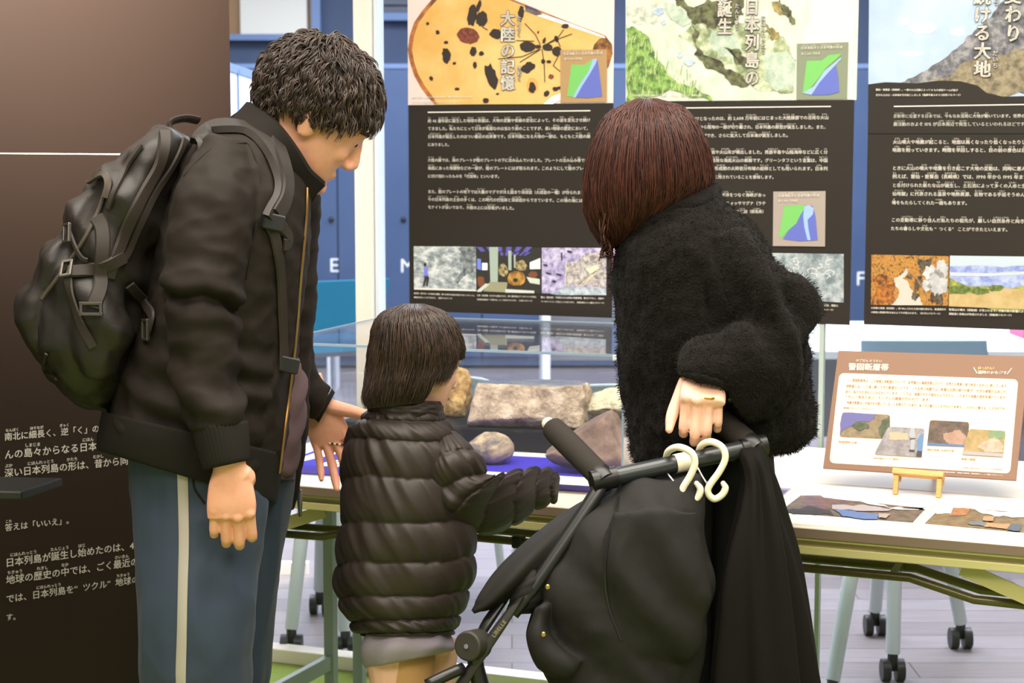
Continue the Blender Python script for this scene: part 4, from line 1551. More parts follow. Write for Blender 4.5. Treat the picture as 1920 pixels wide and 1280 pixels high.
ln = [('　警固断層帯は、この地域の活断層のひとつで、玄界灘から福岡平野にかけて、北西から南東へ長さ約五十五キロに続いています。', 243, 330, 1612, 382),
      ('活断層とは、くり返し動いてきた断層のことです。二千五年の地震では、断層の北西の部分が動き、大きな被害が出ました。', 210, 380, 1610, 432),
      ('また、私たちの足もとにも広がっています。ここでは、地層のずれや岩石のようすから、これまでの地震の歴史を調べています。', 206, 428, 1602, 480),
      ('くわしく知るために、たくさんの調査が行われています。', 202, 470, 950, 500), ('　地震や断層は、大地が今も動いていることを教えてくれます。私たちの暮らしとのかかわりを考え、これからに備えることが大切です。', 196, 520, 1596, 578),
      ('博物館でもしらべてみましょう。', 186, 568, 466, 576),
      ('警固断層帯の位置', 148, 858, 305, 866), ('断層の調査のようす（福岡市）', 446, 998, 680, 1010), ('海岸の断層（糸島市芥屋）', 905, 925, 1155, 938), ('断層の露頭', 1200, 1006, 1320, 1012), ('写真提供：福岡市の地層をしらべる会、九州の地質調査資料', 1212, 1080, 1555, 1098)]
for t, x0, y0, x1, y1 in ln:
    fs.text(mb, t, *c5([(x0, y0)])[0], *c5([(x1, y1)])[0], bold=.03, k=3, size=.0078 if x1 - x0 > 600 else None)
mb.build('body_text', mat('ink_tan', (196, 150, 120), .7), sg)
mb = MB()
fs.text(mb, '参考文献：地震調査研究推進本部資料　活断層の長期評価　警固断層帯のしくみと地層のずれをしらべる', *c5([(922, 1110)])[0], *c5([(1555, 1148)])[0], bold=.04, k=3)
mb.build('credit_text', M_ink, sg)
mb = MB()
fs.poly(mb, c5(rquad([(178, 605), (590, 628), (575, 838), (155, 818)], 26)), 2, 0)
fs.poly(mb, c5([(190, 607), (462, 622), (455, 655), (410, 690), (300, 685), (262, 720), (205, 745), (160, 800), (172, 640)]), 4, 1, rag=.06)
fs.poly(mb, c5([(262, 720), (300, 682), (335, 688), (410, 715), (400, 745), (330, 765), (290, 745)]), 5, 2, rag=.15)
fs.poly(mb, c5([(515, 680), (550, 660), (588, 640), (576, 836), (520, 832), (490, 780)]), 4, 2, rag=.15)
mb.build('photo', [RK('aerial_tan', (111, 96, 71), (140, 124, 94), 70), mat('sea_violet', (93, 90, 145), .6), RK('aerial_green', (54, 68, 48), (88, 91, 59), 70)], sg)
mb = MB()
fs.poly(mb, c5(rquad([(575, 728), (885, 746), (860, 992), (452, 966)], 26)), 5, 0)
fs.poly(mb, c5([(580, 775), (740, 790), (750, 850), (640, 850), (575, 838)]), 6, 1, rag=.15)
fs.poly(mb, c5([(765, 740), (800, 742), (808, 800), (795, 930), (760, 928), (770, 830), (750, 800)]), 7, 2)
fs.poly(mb, c5([(845, 800), (880, 790), (866, 940), (825, 935), (820, 850)]), 7, 3)
fs.poly(mb, c5([(822, 935), (864, 940), (860, 990), (812, 985)]), 7, 4)
fs.poly(mb, c5([(760, 828), (806, 826), (806, 836), (760, 838)]), 8, 4)
fs.poly(mb, c5([(752, 925), (800, 928), (798, 945), (752, 942)]), 8, 4)
mb.build('photo', [RK('survey_grey', (121, 115, 116), (153, 149, 150), 60), mat('survey_cream', (177, 158, 130), .6), mat('survey_coat', (156, 158, 164), .6), mat('survey_blue', (88, 121, 164), .6), mat('survey_dark', (51, 48, 59), .6)], sg)
mb = MB()
fs.poly(mb, c5(rquad([(930, 672), (1268, 690), (1255, 906), (905, 890)], 26)), 2, 0)
fs.poly(mb, c5([(1040, 790), (1150, 760), (1180, 755), (1230, 800), (1255, 830), (1252, 885), (1100, 880), (1050, 840)]), 3, 1, rag=.18)
fs.poly(mb, c5([(908, 866), (1254, 888), (1252, 906), (905, 890)]), 4, 2)
mb.build('photo', [RK('shore_brown', (69, 54, 45), (103, 82, 68), 60), RK('shore_tan', (145, 111, 90), (162, 130, 111), 60), mat('shore_blue', (74, 103, 148), .6)], sg)
mb = MB()
fs.poly(mb, c5(rquad([(1268, 748), (1578, 766), (1558, 988), (1205, 968)], 26)), 5, 0)
fs.poly(mb, c5([(1440, 762), (1576, 768), (1570, 830), (1500, 840), (1430, 820)]), 6, 1, rag=.15)
fs.poly(mb, c5([(1340, 900), (1400, 850), (1480, 820), (1560, 900), (1555, 950), (1400, 945)]), 6, 2, rag=.2)
fs.poly(mb, c5([(1212, 935), (1558, 960), (1556, 988), (1206, 968)]), 7, 3)
mb.build('photo', [RK('cut_ochre', (140, 122, 71), (167, 140, 94), 50), RK('cut_green', (96, 130, 103), (125, 140, 88), 60), RK('cut_pink', (167, 140, 118), (185, 167, 148), 60), mat('cut_grey', (158, 152, 152), .6)], sg)
# easel
M_wood = mat('pale_wood', (222, 178, 112), .5, var=((206, 158, 92), 30, 4), stretch=(1, 1, 8))
ez = thing('tabletop_easel', up(EP, ZT), 'small pale wooden easel holding the brown sign board on the table', 'easel')
mb = MB()
e0, e1 = fs.P(1676, 888, 0), fs.P(1772, 896, 0)
dr = (e1 - e0).normalized()
mb.obox((e0 + e1) / 2 + EN * .0128, (e1 - e0) / 2, EN * .012, EN.cross(dr) * .006)
mb.build('ledge', M_wood, ez, bevel=.002)
for q in (e0 + (e1 - e0) * .08, e0 + (e1 - e0) * .92):
    mb = MB()
    top = q - EN * .014 + fs.up * .20
    f_ = up(q + EN * .006, ZT)
    mb.bar(q + EN * .014 - fs.up * .006, f_ - TN * .018, .010, .012, TN)
    mb.bar(q - EN * .014 - fs.up * .01, top, .010, .010, EN)
    mb.bar(q - EN * .014 - fs.up * .010, q + EN * .016 - fs.up * .010, .008, .006, fs.up)
    mb.build('leg', M_wood, ez, bevel=.0015)
mb = MB()
mid = (e0 + e1) / 2
mb.bar(mid - EN * .018 + fs.up * .19, up(mid + TN * .20, ZT + .001), .010, .010, TD)
mb.build('rear_leg', M_wood, ez)

# ------------------------------------------------------------------ office furniture behind the glass


def tub_chair(label, px, py, Y, yaw, w=.46):
    """mint plastic chair with a slotted back; px,py is the middle of the back's top edge"""
    p = W(px, py, Y)
    h = p.z
    t = thing('slotted_chair', (p.x, p.y, 0), label, 'chair', 'mint slotted chairs behind the glass')
    M = Matrix.Translation((p.x, p.y, 0)) @ Matrix.Rotation(yaw, 4, 'Z')
    mb = MB()                          # back: a rounded loop filled with upright ribs; local x across, -y toward the hall is the rear
    loop = [(-w / 2, h - .30), (-w / 2 - .005, h - .12), (-w / 2 + .03, h - .03), (-w / 2 + .09, h), (w / 2 - .09, h), (w / 2 - .03, h - .03), (w / 2 + .005, h - .12), (w / 2, h - .30)]
    curve = lambda x: .06 * (2 * x / w) ** 2
    mb.tube([M @ Vector((x, curve(x), z)) for x, z in loop], .012, n=8, sub=4, flat=1.4)
    for k in range(13):
        x = (k - 6) / 6.6 * w / 2
        mb.tube([M @ Vector((x, curve(x), h - .012)), M @ Vector((x * .92, curve(x), h - .2))], .0065, n=6)
    mb.tube([M @ Vector((x, curve(x), h - .2)) for x in (-w / 2, -w / 4, 0, w / 4, w / 2)], .03, n=8, sub=3, flat=.4)
    mb.build('backrest', M_mint, t, smooth=True)
    mb = MB()
    mb.loft([(M @ Vector((0, .25, h - .355)), M.to_3x3() @ Vector((.225, 0, 0)), M.to_3x3() @ Vector((0, .225, 0)), 4), (M @ Vector((0, .25, h - .33)), M.to_3x3() @ Vector((.235, 0, 0)), M.to_3x3() @ Vector((0, .235, 0)), 4)], sub=2)
    mb.build('seat', M_mint, t, smooth='auto')
    for sx in (-1, 1):
        for sy in (0, 1):
            mb = MB()
            mb.tube([M @ Vector((sx * .19, .06 + sy * .36, h - .35)), M @ Vector((sx * .235, .02 + sy * .46, 0))], [.015, .011], n=8)
            mb.build('leg', M_mint, t, smooth='auto')
        mb = MB()
        mb.tube([M @ Vector((sx * w / 2, .06, h - .28)), M @ Vector((sx * w / 2 * .95, .1, h - .36))], .014, n=8)
        mb.build('back_post', M_mint, t, smooth='auto')
    return t


tub_chair('mint slotted chair behind the child, its back showing left and right of the child\'s head', 803, 715, 5.3, radians(-6), .44)
tub_chair('mint slotted chair seen behind the cream white stone', 1185, 732, 5.2, radians(-8), .42)


def wheel_stool(label, pl, Y):
    """pl: picture x of the casters; rolling stool with a low round seat"""
    base = [Wz(x, y, .0) for x, y in pl]
    c = sum(base, Vector()) / len(base)
    t = thing('rolling_stool', up(c, 0), label, 'stool', 'rolling stools behind the tables')
    mb = MB()
    mb.loft([(up(c, .46), (.20, 0, 0), (0, .20, 0), 2), (up(c, .47), (.21, 0, 0), (0, .21, 0), 2), (up(c, .50), (.20, 0, 0), (0, .20, 0), 2)], sub=3, dome=.01)
    mb.build('seat', M_mint, t, smooth='auto')
    for b in base:
        top = up(c.lerp(b, .6), .46)
        mb = MB()
        mb.tube([top, up(b, .075)], [.021, .019], n=10)
        lg = mb.build('leg', M_mint, t, smooth='auto')
        mb = MB()
        for s in (-1, 1):
            mb.tube([up(b, .030) + Vector((s * .008, 0, 0)), up(b, .030) + Vector((s * .030, 0, 0))], .030, n=18)
        mb.tube([up(b, .03), up(b, .085)], .014, n=8)
        mb.build('caster', M_black, lg, smooth='auto')
    return t


wheel_stool('rolling stool with a black caster below the right end of the tables', [(1673, 1276), (1560, 1330), (1640, 1190), (1800, 1215)], 4.6)
wheel_stool('rolling stool with black casters seen beside the child jacket', [(547, 1228), (648, 1232), (600, 1150), (700, 1153)], 4.8)


def box_chair(label, p, yaw, m, sh=.46, bh=.80, w=.46):
    t = thing('office_chair', (p[0], p[1], 0), label, 'chair', 'teal chairs in the office')
    M = Matrix.Translation((p[0], p[1], 0)) @ Matrix.Rotation(yaw, 4, 'Z')
    R3 = M.to_3x3()
    mb = MB()
    mb.loft([(M @ Vector((0, .10, sh + .06)), R3 @ Vector((w / 2, 0, 0)), R3 @ Vector((0, .02, 0)), 5), (M @ Vector((0, .02, sh + .2)), R3 @ Vector((w / 2, 0, 0)), R3 @ Vector((0, .022, 0)), 5),
             (M @ Vector((0, -.06, bh)), R3 @ Vector((w / 2 * .98, 0, 0)), R3 @ Vector((0, .015, 0)), 5)], n=40)
    mb.build('backrest', m, t, smooth='auto')
    mb = MB()
    mb.loft([(M @ Vector((0, .32, sh - .03)), R3 @ Vector((w / 2, 0, 0)), R3 @ Vector((0, .23, 0)), 5), (M @ Vector((0, .32, sh + .02)), R3 @ Vector((w / 2, 0, 0)), R3 @ Vector((0, .24, 0)), 5)], n=40, dome=.01)
    mb.build('seat', m, t, smooth='auto')
    mb = MB()
    mb.loft([(M @ Vector((0, .32, sh - .055)), R3 @ Vector((w / 2 * .9, 0, 0)), R3 @ Vector((0, .2, 0)), 4), (M @ Vector((0, .32, sh - .028)), R3 @ Vector((w / 2 * .98, 0, 0)), R3 @ Vector((0, .225, 0)), 4)], n=24)
    mb.build('seat_shell', mat('grey_blue_shell', (90, 100, 122), .5), t, smooth='auto')
    for sx in (-1, 1):
        for a, b in ((.12, .0), (.5, .6)):
            mb = MB()
            mb.tube([M @ Vector((sx * .2, a, sh - .04)), M @ Vector((sx * .25, b, 0))], .014, n=8)
            mb.build('leg', mat('silver_leg', (176, 186, 206), .35), t, smooth='auto')
    return t


p = W(676, 640, 8.3)
box_chair('teal upholstered chair turned sideways left of the white post', (p.x - .10, 8.2), radians(30), M_teal, .50, .82, .5)
p = W(575, 640, 8.4)
box_chair('teal upholstered chair half hidden behind the man\'s jacket', (p.x - .35, 8.9), radians(50), M_teal, .47, .80, .5)


def desk(label, x0, x1, y0, y1, h, m):
    t = thing('office_desk', ((x0 + x1) / 2, (y0 + y1) / 2, 0), label, 'desk')
    mb = MB()
    mb.box(x0, y0, h - .03, x1, y1, h)
    mb.build('desktop', m, t, bevel=.003)
    mb = MB()
    mb.box(x0 + .05, y1 - .06, .25, x1 - .05, y1 - .04, h - .03)
    mb.build('modesty_panel', m, t)
    for x in (x0 + .04, x1 - .04):
        mb = MB()
        mb.box(x - .02, y0 + .03, 0, x + .02, y1 - .03, h - .03)
        mb.build('leg', m, t, bevel=.003)
    return t


M_desk = mat('desk_white', (232, 236, 242), .4)
a, b = W(1440, 640, 6.1), W(2060, 640, 6.1)
desk('long white office desk behind the sign board, seen through the glass', a.x, b.x, 6.1, 7.2, .72, M_desk)
a, b = W(1010, 600, 8.9), W(1330, 600, 8.9)
desk('white office desk behind the glass in the gap right of the first poster', a.x, b.x, 8.9, 9.9, .80, M_desk)
a, b = W(540, 545, 10.2), W(630, 545, 10.2)
desk('white desk end showing behind the teal chairs', a.x - .6, b.x, 10.2, 10.6, .64, M_desk)
# light blue shell chair at the right desk
p = W(1732, 638, 5.95)
t = thing('shell_chair', (p.x, 5.9, 0), 'chair with a light blue curved back tucked at the desk behind the sign board', 'chair')
mb = MB()
wd_ = .215
mb.loft([(Vector((p.x, 5.9, p.z - .26)), (wd_ * .9, 0, 0), (0, .012, 0), 3), (Vector((p.x, 5.92, p.z - .1)), (wd_, 0, 0), (0, .012, 0), 3), (Vector((p.x, 5.95, p.z)), (wd_, 0, 0), (0, .02, 0), 3)], n=32)
mb.build('backrest', M_lblue, t, smooth='auto')
mb = MB()
mb.loft([(Vector((p.x, 6.12, .43)), (.21, 0, 0), (0, .21, 0), 4), (Vector((p.x, 6.12, .46)), (.22, 0, 0), (0, .22, 0), 4)], sub=2)
mb.build('seat', M_lblue, t, smooth='auto')
for sx in (-1, 1):
    for yy in (5.96, 6.28):
        mb = MB()
        mb.tube([(p.x + sx * .17, yy, .43), (p.x + sx * .21, yy, 0)], .013, n=8)
        mb.build('leg', M_mint, t)
    mb = MB()
    mb.tube([(p.x + sx * .17, 5.94, .44), (p.x + sx * .19, 5.90, p.z - .2)], .013, n=8)
    mb.build('back_post', M_black, t)
# pink folder boxes and the whiteboard
for lab, px, py, Y, w, h in (('pink box on the white desk right of the first poster', 1117, 596, 9.3, .20, .10), ('magenta box on the far desk at the right edge below the third poster', 1926, 606, 6.6, .08, .10)):
    a = W(px, py, Y)
    zb = .80 if Y > 8 else .72
    mb = MB()
    mb.box(a.x - w / 2, Y - .1, zb + .0005, a.x + w / 2, Y + .1, zb + h)
    o = mb.build('file_box', mat('pink_box', (156, 58, 104), .5), bevel=.004)
    tag(o, lab, 'box')
    mb = MB()
    mb.box(a.x - w / 2 - .004, Y - .104, zb + h - .02, a.x + w / 2 + .004, Y + .104, zb + h + .006)
    mb.build('lid', mat('pink_lid', (232, 190, 214), .5), o)
a, b = W(437, 130, 6.3), W(505, 150, 7.3)
t = thing('whiteboard', ((a.x + b.x) / 2, 6.8, 0), 'pale wheeled whiteboard behind the man\'s neck beside the brown panel', 'whiteboard')
mb = MB()
d = Vector((b.x - a.x, 1.0, 0)).normalized()
A_, B_ = Vector((a.x, 6.3, 0)) - d * .6, Vector((b.x, 7.3, 0))
zt_ = a.z
mb.bar(up(A_, zt_ - .5), up(B_, zt_ - .5), .02, 1.0, Z)
mb.build('writing_surface', mat('whiteboard', (226, 234, 250), .35), t)
mb = MB()
mb.bar(up(A_, zt_), up(B_, zt_), .03, .03, Z)
mb.bar(up(A_, zt_ - 1.0), up(B_, zt_ - 1.0), .03, .03, Z)
mb.bar(up(A_ + d * .63, zt_), up(A_ + d * .63, zt_ - 1), .03, .025, d)
mb.build('frame', M_navyframe, t)
for q in (A_ + d * .1, B_ - d * .1):
    mb = MB()
    mb.bar(up(q, 0), up(q, zt_ - .95), .03, .03, d)
    n_ = Vector((-d.y, d.x, 0))
    mb.bar(up(q - n_ * .3, .02), up(q + n_ * .3, .02), .03, .04, Z)
    mb.build('leg', M_white, t)
# ------------------------------------------------------------------ people: shared pieces
M_skin = mat('skin', (228, 162, 134), .5, spec=.35, sss=.12, var=((236, 174, 146), 30, 4), bump=(240, .08, .001))
M_skin_child = mat('skin_child', (238, 186, 162), .5, spec=.4, sss=.12)
M_lip = mat('lip', (196, 116, 104), .5)


def hair_mat(name, dark, light, rough=.38, spec=.5):
    m = bpy.data.materials.new(name)
    m.use_nodes = True
    nt = m.node_tree
    b = nt.nodes['Principled BSDF']
    g = nt.nodes.new('ShaderNodeNewGeometry')
    rp = nt.nodes.new('ShaderNodeValToRGB')
    rp.color_ramp.elements[0].color = (*lin(dark), 1)
    rp.color_ramp.elements[1].color = (*lin(light), 1)
    nt.links.new(g.outputs['Random Per Island'], rp.inputs['Fac'])
    nt.links.new(rp.outputs['Color'], b.inputs['Base Color'])
    b.inputs['Roughness'].default_value = rough
    b.inputs['Specular IOR Level'].default_value = spec
    return m


def hand(mb, wrist, D, N, s, size=1.0, back=-.05, curl=(20, 55, 40), thumb=(.75, -.15, 30), spread=.06, fan=(0, 0, 0, 0)):
    """wrist point, finger direction D, back-of-hand normal N; s picks the thumb side"""
    D, N = Vector(D).normalized(), Vector(N)
    N = (N - D * N.dot(D)).normalized()
    X = D.cross(N) * s
    w = Vector(wrist)

    def q(x, y, z):
        return w + (X * x + D * y + N * z) * size

    mb.loft([(q(0, back, 0), X * .027 * size, N * .020 * size, 2.2), (q(0, 0, 0), X * .027 * size, N * .018 * size, 2.2), (q(0, .03, 0), X * .036 * size, N * .016 * size, 2.4),
             (q(.0, .065, .001), X * .041 * size, N * .0145 * size, 2.6), (q(-.001, .088, 0), X * .040 * size, N * .011 * size, 2.6)], n=24, sub=4, dome=.004)
    tips = []
    for i, (bx, by, L, r) in enumerate([(.029, .086, (.044, .026, .021), .0098), (.009, .091, (.048, .030, .022), .0102), (-.011, .087, (.044, .028, .022), .0096), (-.029, .078, (.035, .021, .019), .0084)]):
        sp = (1.2 - i * .8) * spread
        base = q(bx, by - .012, 0)
        Df = (D + X * sp).normalized()
        a = 0
        p = base
        path, rad = [p - Df * .02 * size], [r * size * 1.05]
        path.append(p)
        rad.append(r * 1.08 * size)
        for k in range(3):
            a += radians(curl[k] + (fan[i] if k < 2 else 0))
            d = Df * cos(a) - N * sin(a)
            Lk = (L[k] + (.012 if k == 0 else 0)) * size
            path.append(p + d * Lk * .5)
            rad.append(r * size * (1 - .07 * k - .04))
            p = p + d * Lk
            path.append(p)
            rad.append(r * size * ((1.0, .94, .60)[k]))
        mb.tube(path, rad, n=10, sub=3)
        mb.ball(p, r * size * .62)
        # knuckle
        mb.ball(q(bx, by - .004, .004), r * size * 1.02)
        tips.append(p)
    T0 = q(.026, .022, -.004)
    td = (D * (1 - abs(thumb[0]) * .5) + X * thumb[0] + N * thumb[1]).normalized()
    t1 = T0 + td * .046 * size
    td2 = (td + D * .4 * (thumb[2] / 30) - X * .25 * (thumb[2] / 30)).normalized()
    t2 = t1 + td2 * .034 * size
    td3 = (td2 + D * .25 - X * .15).normalized()
    t3 = t2 + td3 * .026 * size
    mb.tube([q(.012, .01, -.004), T0, t1, t2, t3], [.016 * size, .0165 * size, .0125 * size, .0112 * size, .0072 * size], n=10, sub=3)
    mb.ball(t3, .0072 * size)
    return tips


def head_mb(mb, c, fw, upv, s=1.0):
    """head: c is the middle of the skull between the ears, fw the facing direction"""
    fw = Vector(fw).normalized()
    upv = Vector(upv)
    upv = (upv - fw * upv.dot(fw)).normalized()
    R = fw.cross(upv)          # the person's right
    c = Vector(c)

    def q(x, y, z):
        return c + (R * x + fw * y + upv * z) * s

    rot = Matrix((R, fw, upv)).transposed()

    def el(x, y, z, rx, ry, rz):
        mb.ball(q(x, y, z), rx * s, ry * s, rz * s, n=28, m=18, rot=rot)

    el(0, -.012, .030, .076, .096, .092)       # skull
    el(0, .035, .010, .066, .066, .085)        # face block
    # jaw
    mb.loft([(q(0, .028, -.01), R * .066 * s, fw * .068 * s, 2.3), (q(0, .030, -.055), R * .060 * s, fw * .064 * s, 2.3), (q(0, .042, -.090), R * .045 * s, fw * .050 * s, 2.2),
             (q(0, .062, -.112), R * .026 * s, fw * .028 * s, 2.1)], n=28, sub=4, dome=.006)
    el(0, .090, -.098, .017, .014, .014)       # chin
    el(0, .092, .024, .044, .010, .010)        # brow
    for sx in (-1, 1):
        el(sx * .034, .068, -.026, .022, .024, .022)   # cheek bone
        el(sx * .031, .080, .006, .014, .013, .010)    # lids
        el(sx * .075, -.004, -.012, .009, .020, .030)  # ear
        el(sx * .080, -.012, -.006, .007, .012, .022)
        el(sx * .012, .106, -.038, .008, .010, .008)   # nostril
    mb.loft([(q(0, .092, .018), R * .008 * s, fw * .010 * s), (q(0, .102, -.006), R * .009 * s, fw * .013 * s), (q(0, .112, -.030), R * .012 * s, fw * .013 * s), (q(0, .106, -.042), R * .012 * s, fw * .008 * s)], n=14, sub=3, dome=.003)
    el(0, .093, -.064, .021, .010, .0055)      # lips
    el(0, .091, -.074, .019, .010, .0060)
    return q


def face_parts(par, q, s, mlip=None):
    mb = MB()
    mb2 = MB()
    for sx in (-1, 1):
        mb.ball(q(sx * .031, .0805, .005), .0115 * s, n=14, m=10)
        mb2.ball(q(sx * .031, .0890, .003), .0055 * s, n=10, m=8)
    e = mb.build('eyes', mat('eye_white', (230, 226, 220), .2), par, smooth=True)
    mb2.build('iris', mat('eye_dark', (34, 24, 20), .15), e, smooth=True)
    mb = MB()
    for sx in (-1, 1):
        mb.tube([q(sx * .014, .099, .024), q(sx * .034, .097, .030), q(sx * .052, .082, .026)], [.003 * s, .0038 * s, .0018 * s], n=6, sub=3)
    mb.build('eyebrows', mat('brow_hair', (36, 28, 24), .8), par, smooth=True)


def limb(mb, pts, rad, n=16, sub=4, flat=1.0):
    mb.tube(pts, rad, n=n, sub=sub, flat=flat)


def wrinkle(co, axis_scale, seed, amp):
    """soft cloth folds: ridged noise stretched along one direction"""
    p = Vector((co.x * axis_scale[0], co.y * axis_scale[1], co.z * axis_scale[2])) + Vector((seed, seed * .7, -seed))
    n = noise.noise(p)
    n2 = noise.noise(p * 2.1 + Vector((3, 7, 1)))
    return amp * ((1 - abs(n) * 2.2) * .6 + n2 * .4)


def shell_hair(par, rings, mroot, mstrand, n_str, seed, width=.0022, lift=.006, tmin=.55, sub=6, top_bias=0.0, wave=.003, keep=None, inner=.93, tilt=None, flare=0.0):
    """straight hair: a filled under-layer and many strands that run down over it from the crown"""
    rr = random.Random(seed)
    mb = MB()
    R2 = [(r[0], r[1] * inner, r[2] * inner, r[3]) for r in rings]
    mb.loft(R2, n=48, sub=sub, dome=.0)
    R = [(Vector(r[0]), Vector(r[1]), Vector(r[2]), r[3]) for r in rings]
    C = spline([r[0] for r in R], 8)
    U = spline([r[1] for r in R], 8)
    V = spline([r[2] for r in R], 8)
    E = spline([r[3] for r in R], 8)
    m = len(C)

    def pt(t, a):
        x = min(max(t, 0), 1) * (m - 1)
        i = min(int(x), m - 2)
        f = x - i
        c, u, v, e = C[i].lerp(C[i + 1], f), U[i].lerp(U[i + 1], f), V[i].lerp(V[i + 1], f), 2 / (E[i] + (E[i + 1] - E[i]) * f)
        ca, sa = cos(a), sin(a)
        return c, u * math.copysign(abs(ca) ** e, ca) + v * math.copysign(abs(sa) ** e, sa)

    for k in range(n_str):
        a = rr.uniform(0, 2 * pi)
        t0 = rr.uniform(0.0, .28) if rr.random() < .7 else rr.uniform(.1, .6)
        t1 = min(1.0, max(t0 + .3, rr.uniform(tmin, 1.06)))
        if keep:
            t1 = min(t1, keep(a, rr))
            if t1 - t0 < .15:
                t0 = max(0, t1 - .4)
        lf = rr.uniform(.90, 1.0) if rr.random() < .6 else rr.uniform(.97, 1.02)
        ph = rr.uniform(0, 6)
        sway = rr.uniform(-.10, .10)
        pts, rad = [], []
        N = 9
        for i in range(N):
            f = i / (N - 1)
            t = t0 + (t1 - t0) * f
            aa = a + sway * f * f + .02 * sin(ph + f * 5)
            c, off = pt(t, aa)
            L = off.length
            g = lf + (lift * rr.uniform(.4, 1) / max(L, .02)) * (1 if f > .1 else .3)
            p = c + off * g + off.normalized() * wave * sin(ph + f * 7) + off.normalized() * flare * f ** 3
            pts.append(p)
            rad.append(width * (1.0 if f < .7 else (1 - f) / .3 * .85 + .15) * (.6 if i == 0 else 1))
        mb.tube(pts, rad, n=4, flat=.6, cap=False, mat=1)
    return mb.build('hair', [mroot, mstrand], par, smooth=True)


# ------------------------------------------------------------------ the man
YM = 3.14
MPX = F / YM / 1.0
man_c = W(585, 212, YM)
fwm = Vector((cos(radians(37)) * .97, .24, -sin(radians(37))))
upm = Vector((sin(radians(37)), .0, cos(radians(37))))
sk = MB()
qm = head_mb(sk, man_c, fwm, upm, 1.0)
neck0 = qm(0, -.035, -.05)
neck1 = W(505, 300, YM)
limb(sk, [qm(0, -.02, .0), neck0, W(545, 262, YM), neck1, W(470, 380, YM)], [.05, .058, .060, .066, .07])
# body under the clothes
sk.loft([PR(430, 300, 545, 350, YM, .26), PR(345, 400, 570, 430, YM, .32), PR(320, 560, 530, 570, YM, .28), PR(290, 740, 510, 740, YM, .26), PR(285, 880, 490, 900, YM, .26)], n=24)
HX, HY = W(430, 862, 2.92), None
wr_r = W(424, 868, 2.885)
limb(sk, [W(430, 330, 3.04), W(395, 560, 2.96), W(402, 740, 2.92), wr_r], [.045, .036, .032, .026])
wr_l = W(600, 757, 3.50)
limb(sk, [W(500, 400, 3.27), W(525, 640, 3.40), W(560, 720, 3.46), wr_l], [.055, .046, .038, .027])
# legs
limb(sk, [W(400, 880, 3.06), W(395, 1150, 3.06), W(392, 1300, 3.05), W(390, 1560, 3.06), W(388, 1680, 3.07)], [.07, .055, .050, .046, .036])
limb(sk, [W(455, 890, 3.28), W(440, 1150, 3.27), W(436, 1300, 3.26), W(440, 1540, 3.27), W(446, 1640, 3.28)], [.07, .052, .046, .042, .034])
body = fuse(sk, .0042, 5)
hm = MB()
hand(hm, wr_r + Vector((.006, 0, -.004)), (.02, .05, -1), (.16, -1, .05), -1, 1.0, curl=(16, 44, 50), thumb=(-.05, -1.5, 0), spread=.035, fan=(4, 2, 0, -2))
hand(hm, wr_l + Vector((-.006, 0, .006)), (.33, -.02, -.94), (.10, .98, .05), 1, 1.02, curl=(8, 14, 12), thumb=(.95, -.1, 10), spread=.10)
hmesh = fuse(hm, .0022, 4)
bm = bmesh.new()
bm.from_mesh(body)
bm.from_mesh(hmesh)
me = bpy.data.meshes.new('person')
bm.to_mesh(me)
bm.free()
me.materials.append(M_skin)
man = link('person', me, None, True)
tag(man, 'man in dark bomber jacket and blue grey track trousers stooping towards the case', 'person')
face_parts(man, qm, 1.0)

# ring of pale stones on his reaching hand
mb = MB()
rc_ = wr_l + Vector((.036, -.012, -.078))
for k in range(9):
    mb.ball(rc_ + Vector((-.016 + k * .005, -.003 * sin(k / 8 * pi), -.0005 * k)), .0023, n=8, m=6, mat=k % 2)
mb.build('beaded_ring', [mat('bead_white', (240, 234, 226), .2), mat('bead_dark', (40, 30, 28), .3)], man, smooth=True)

# hair: dark wavy locks
M_mh = hair_mat('man_hair', (25, 18, 14), (66, 48, 36), .5)
rr = random.Random(11)
mb = MB()
rotm = Matrix((fwm.normalized().cross(upm).normalized(), fwm.normalized(), upm.normalized())).transposed()
Rm = (qm(1, 0, 0) - qm(0, 0, 0)).normalized()
Fm = (qm(0, 1, 0) - qm(0, 0, 0)).normalized()
Um = (qm(0, 0, 1) - qm(0, 0, 0)).normalized()
n0 = 0
cap = MB()
cap.ball((0, 0, 0), 1, n=48, m=32)
vs = []
keepf = set()


def scalp(d):
    """is direction d (side, forward, up) under hair, and how far out is the hair there"""
    f = d.y
    lim = -.42 + (.95 * f if f > 0 else .22 * f) + .25 * max(0, abs(d.x) - .7) * (1 if f > -.3 else 0)
    return d.z > lim


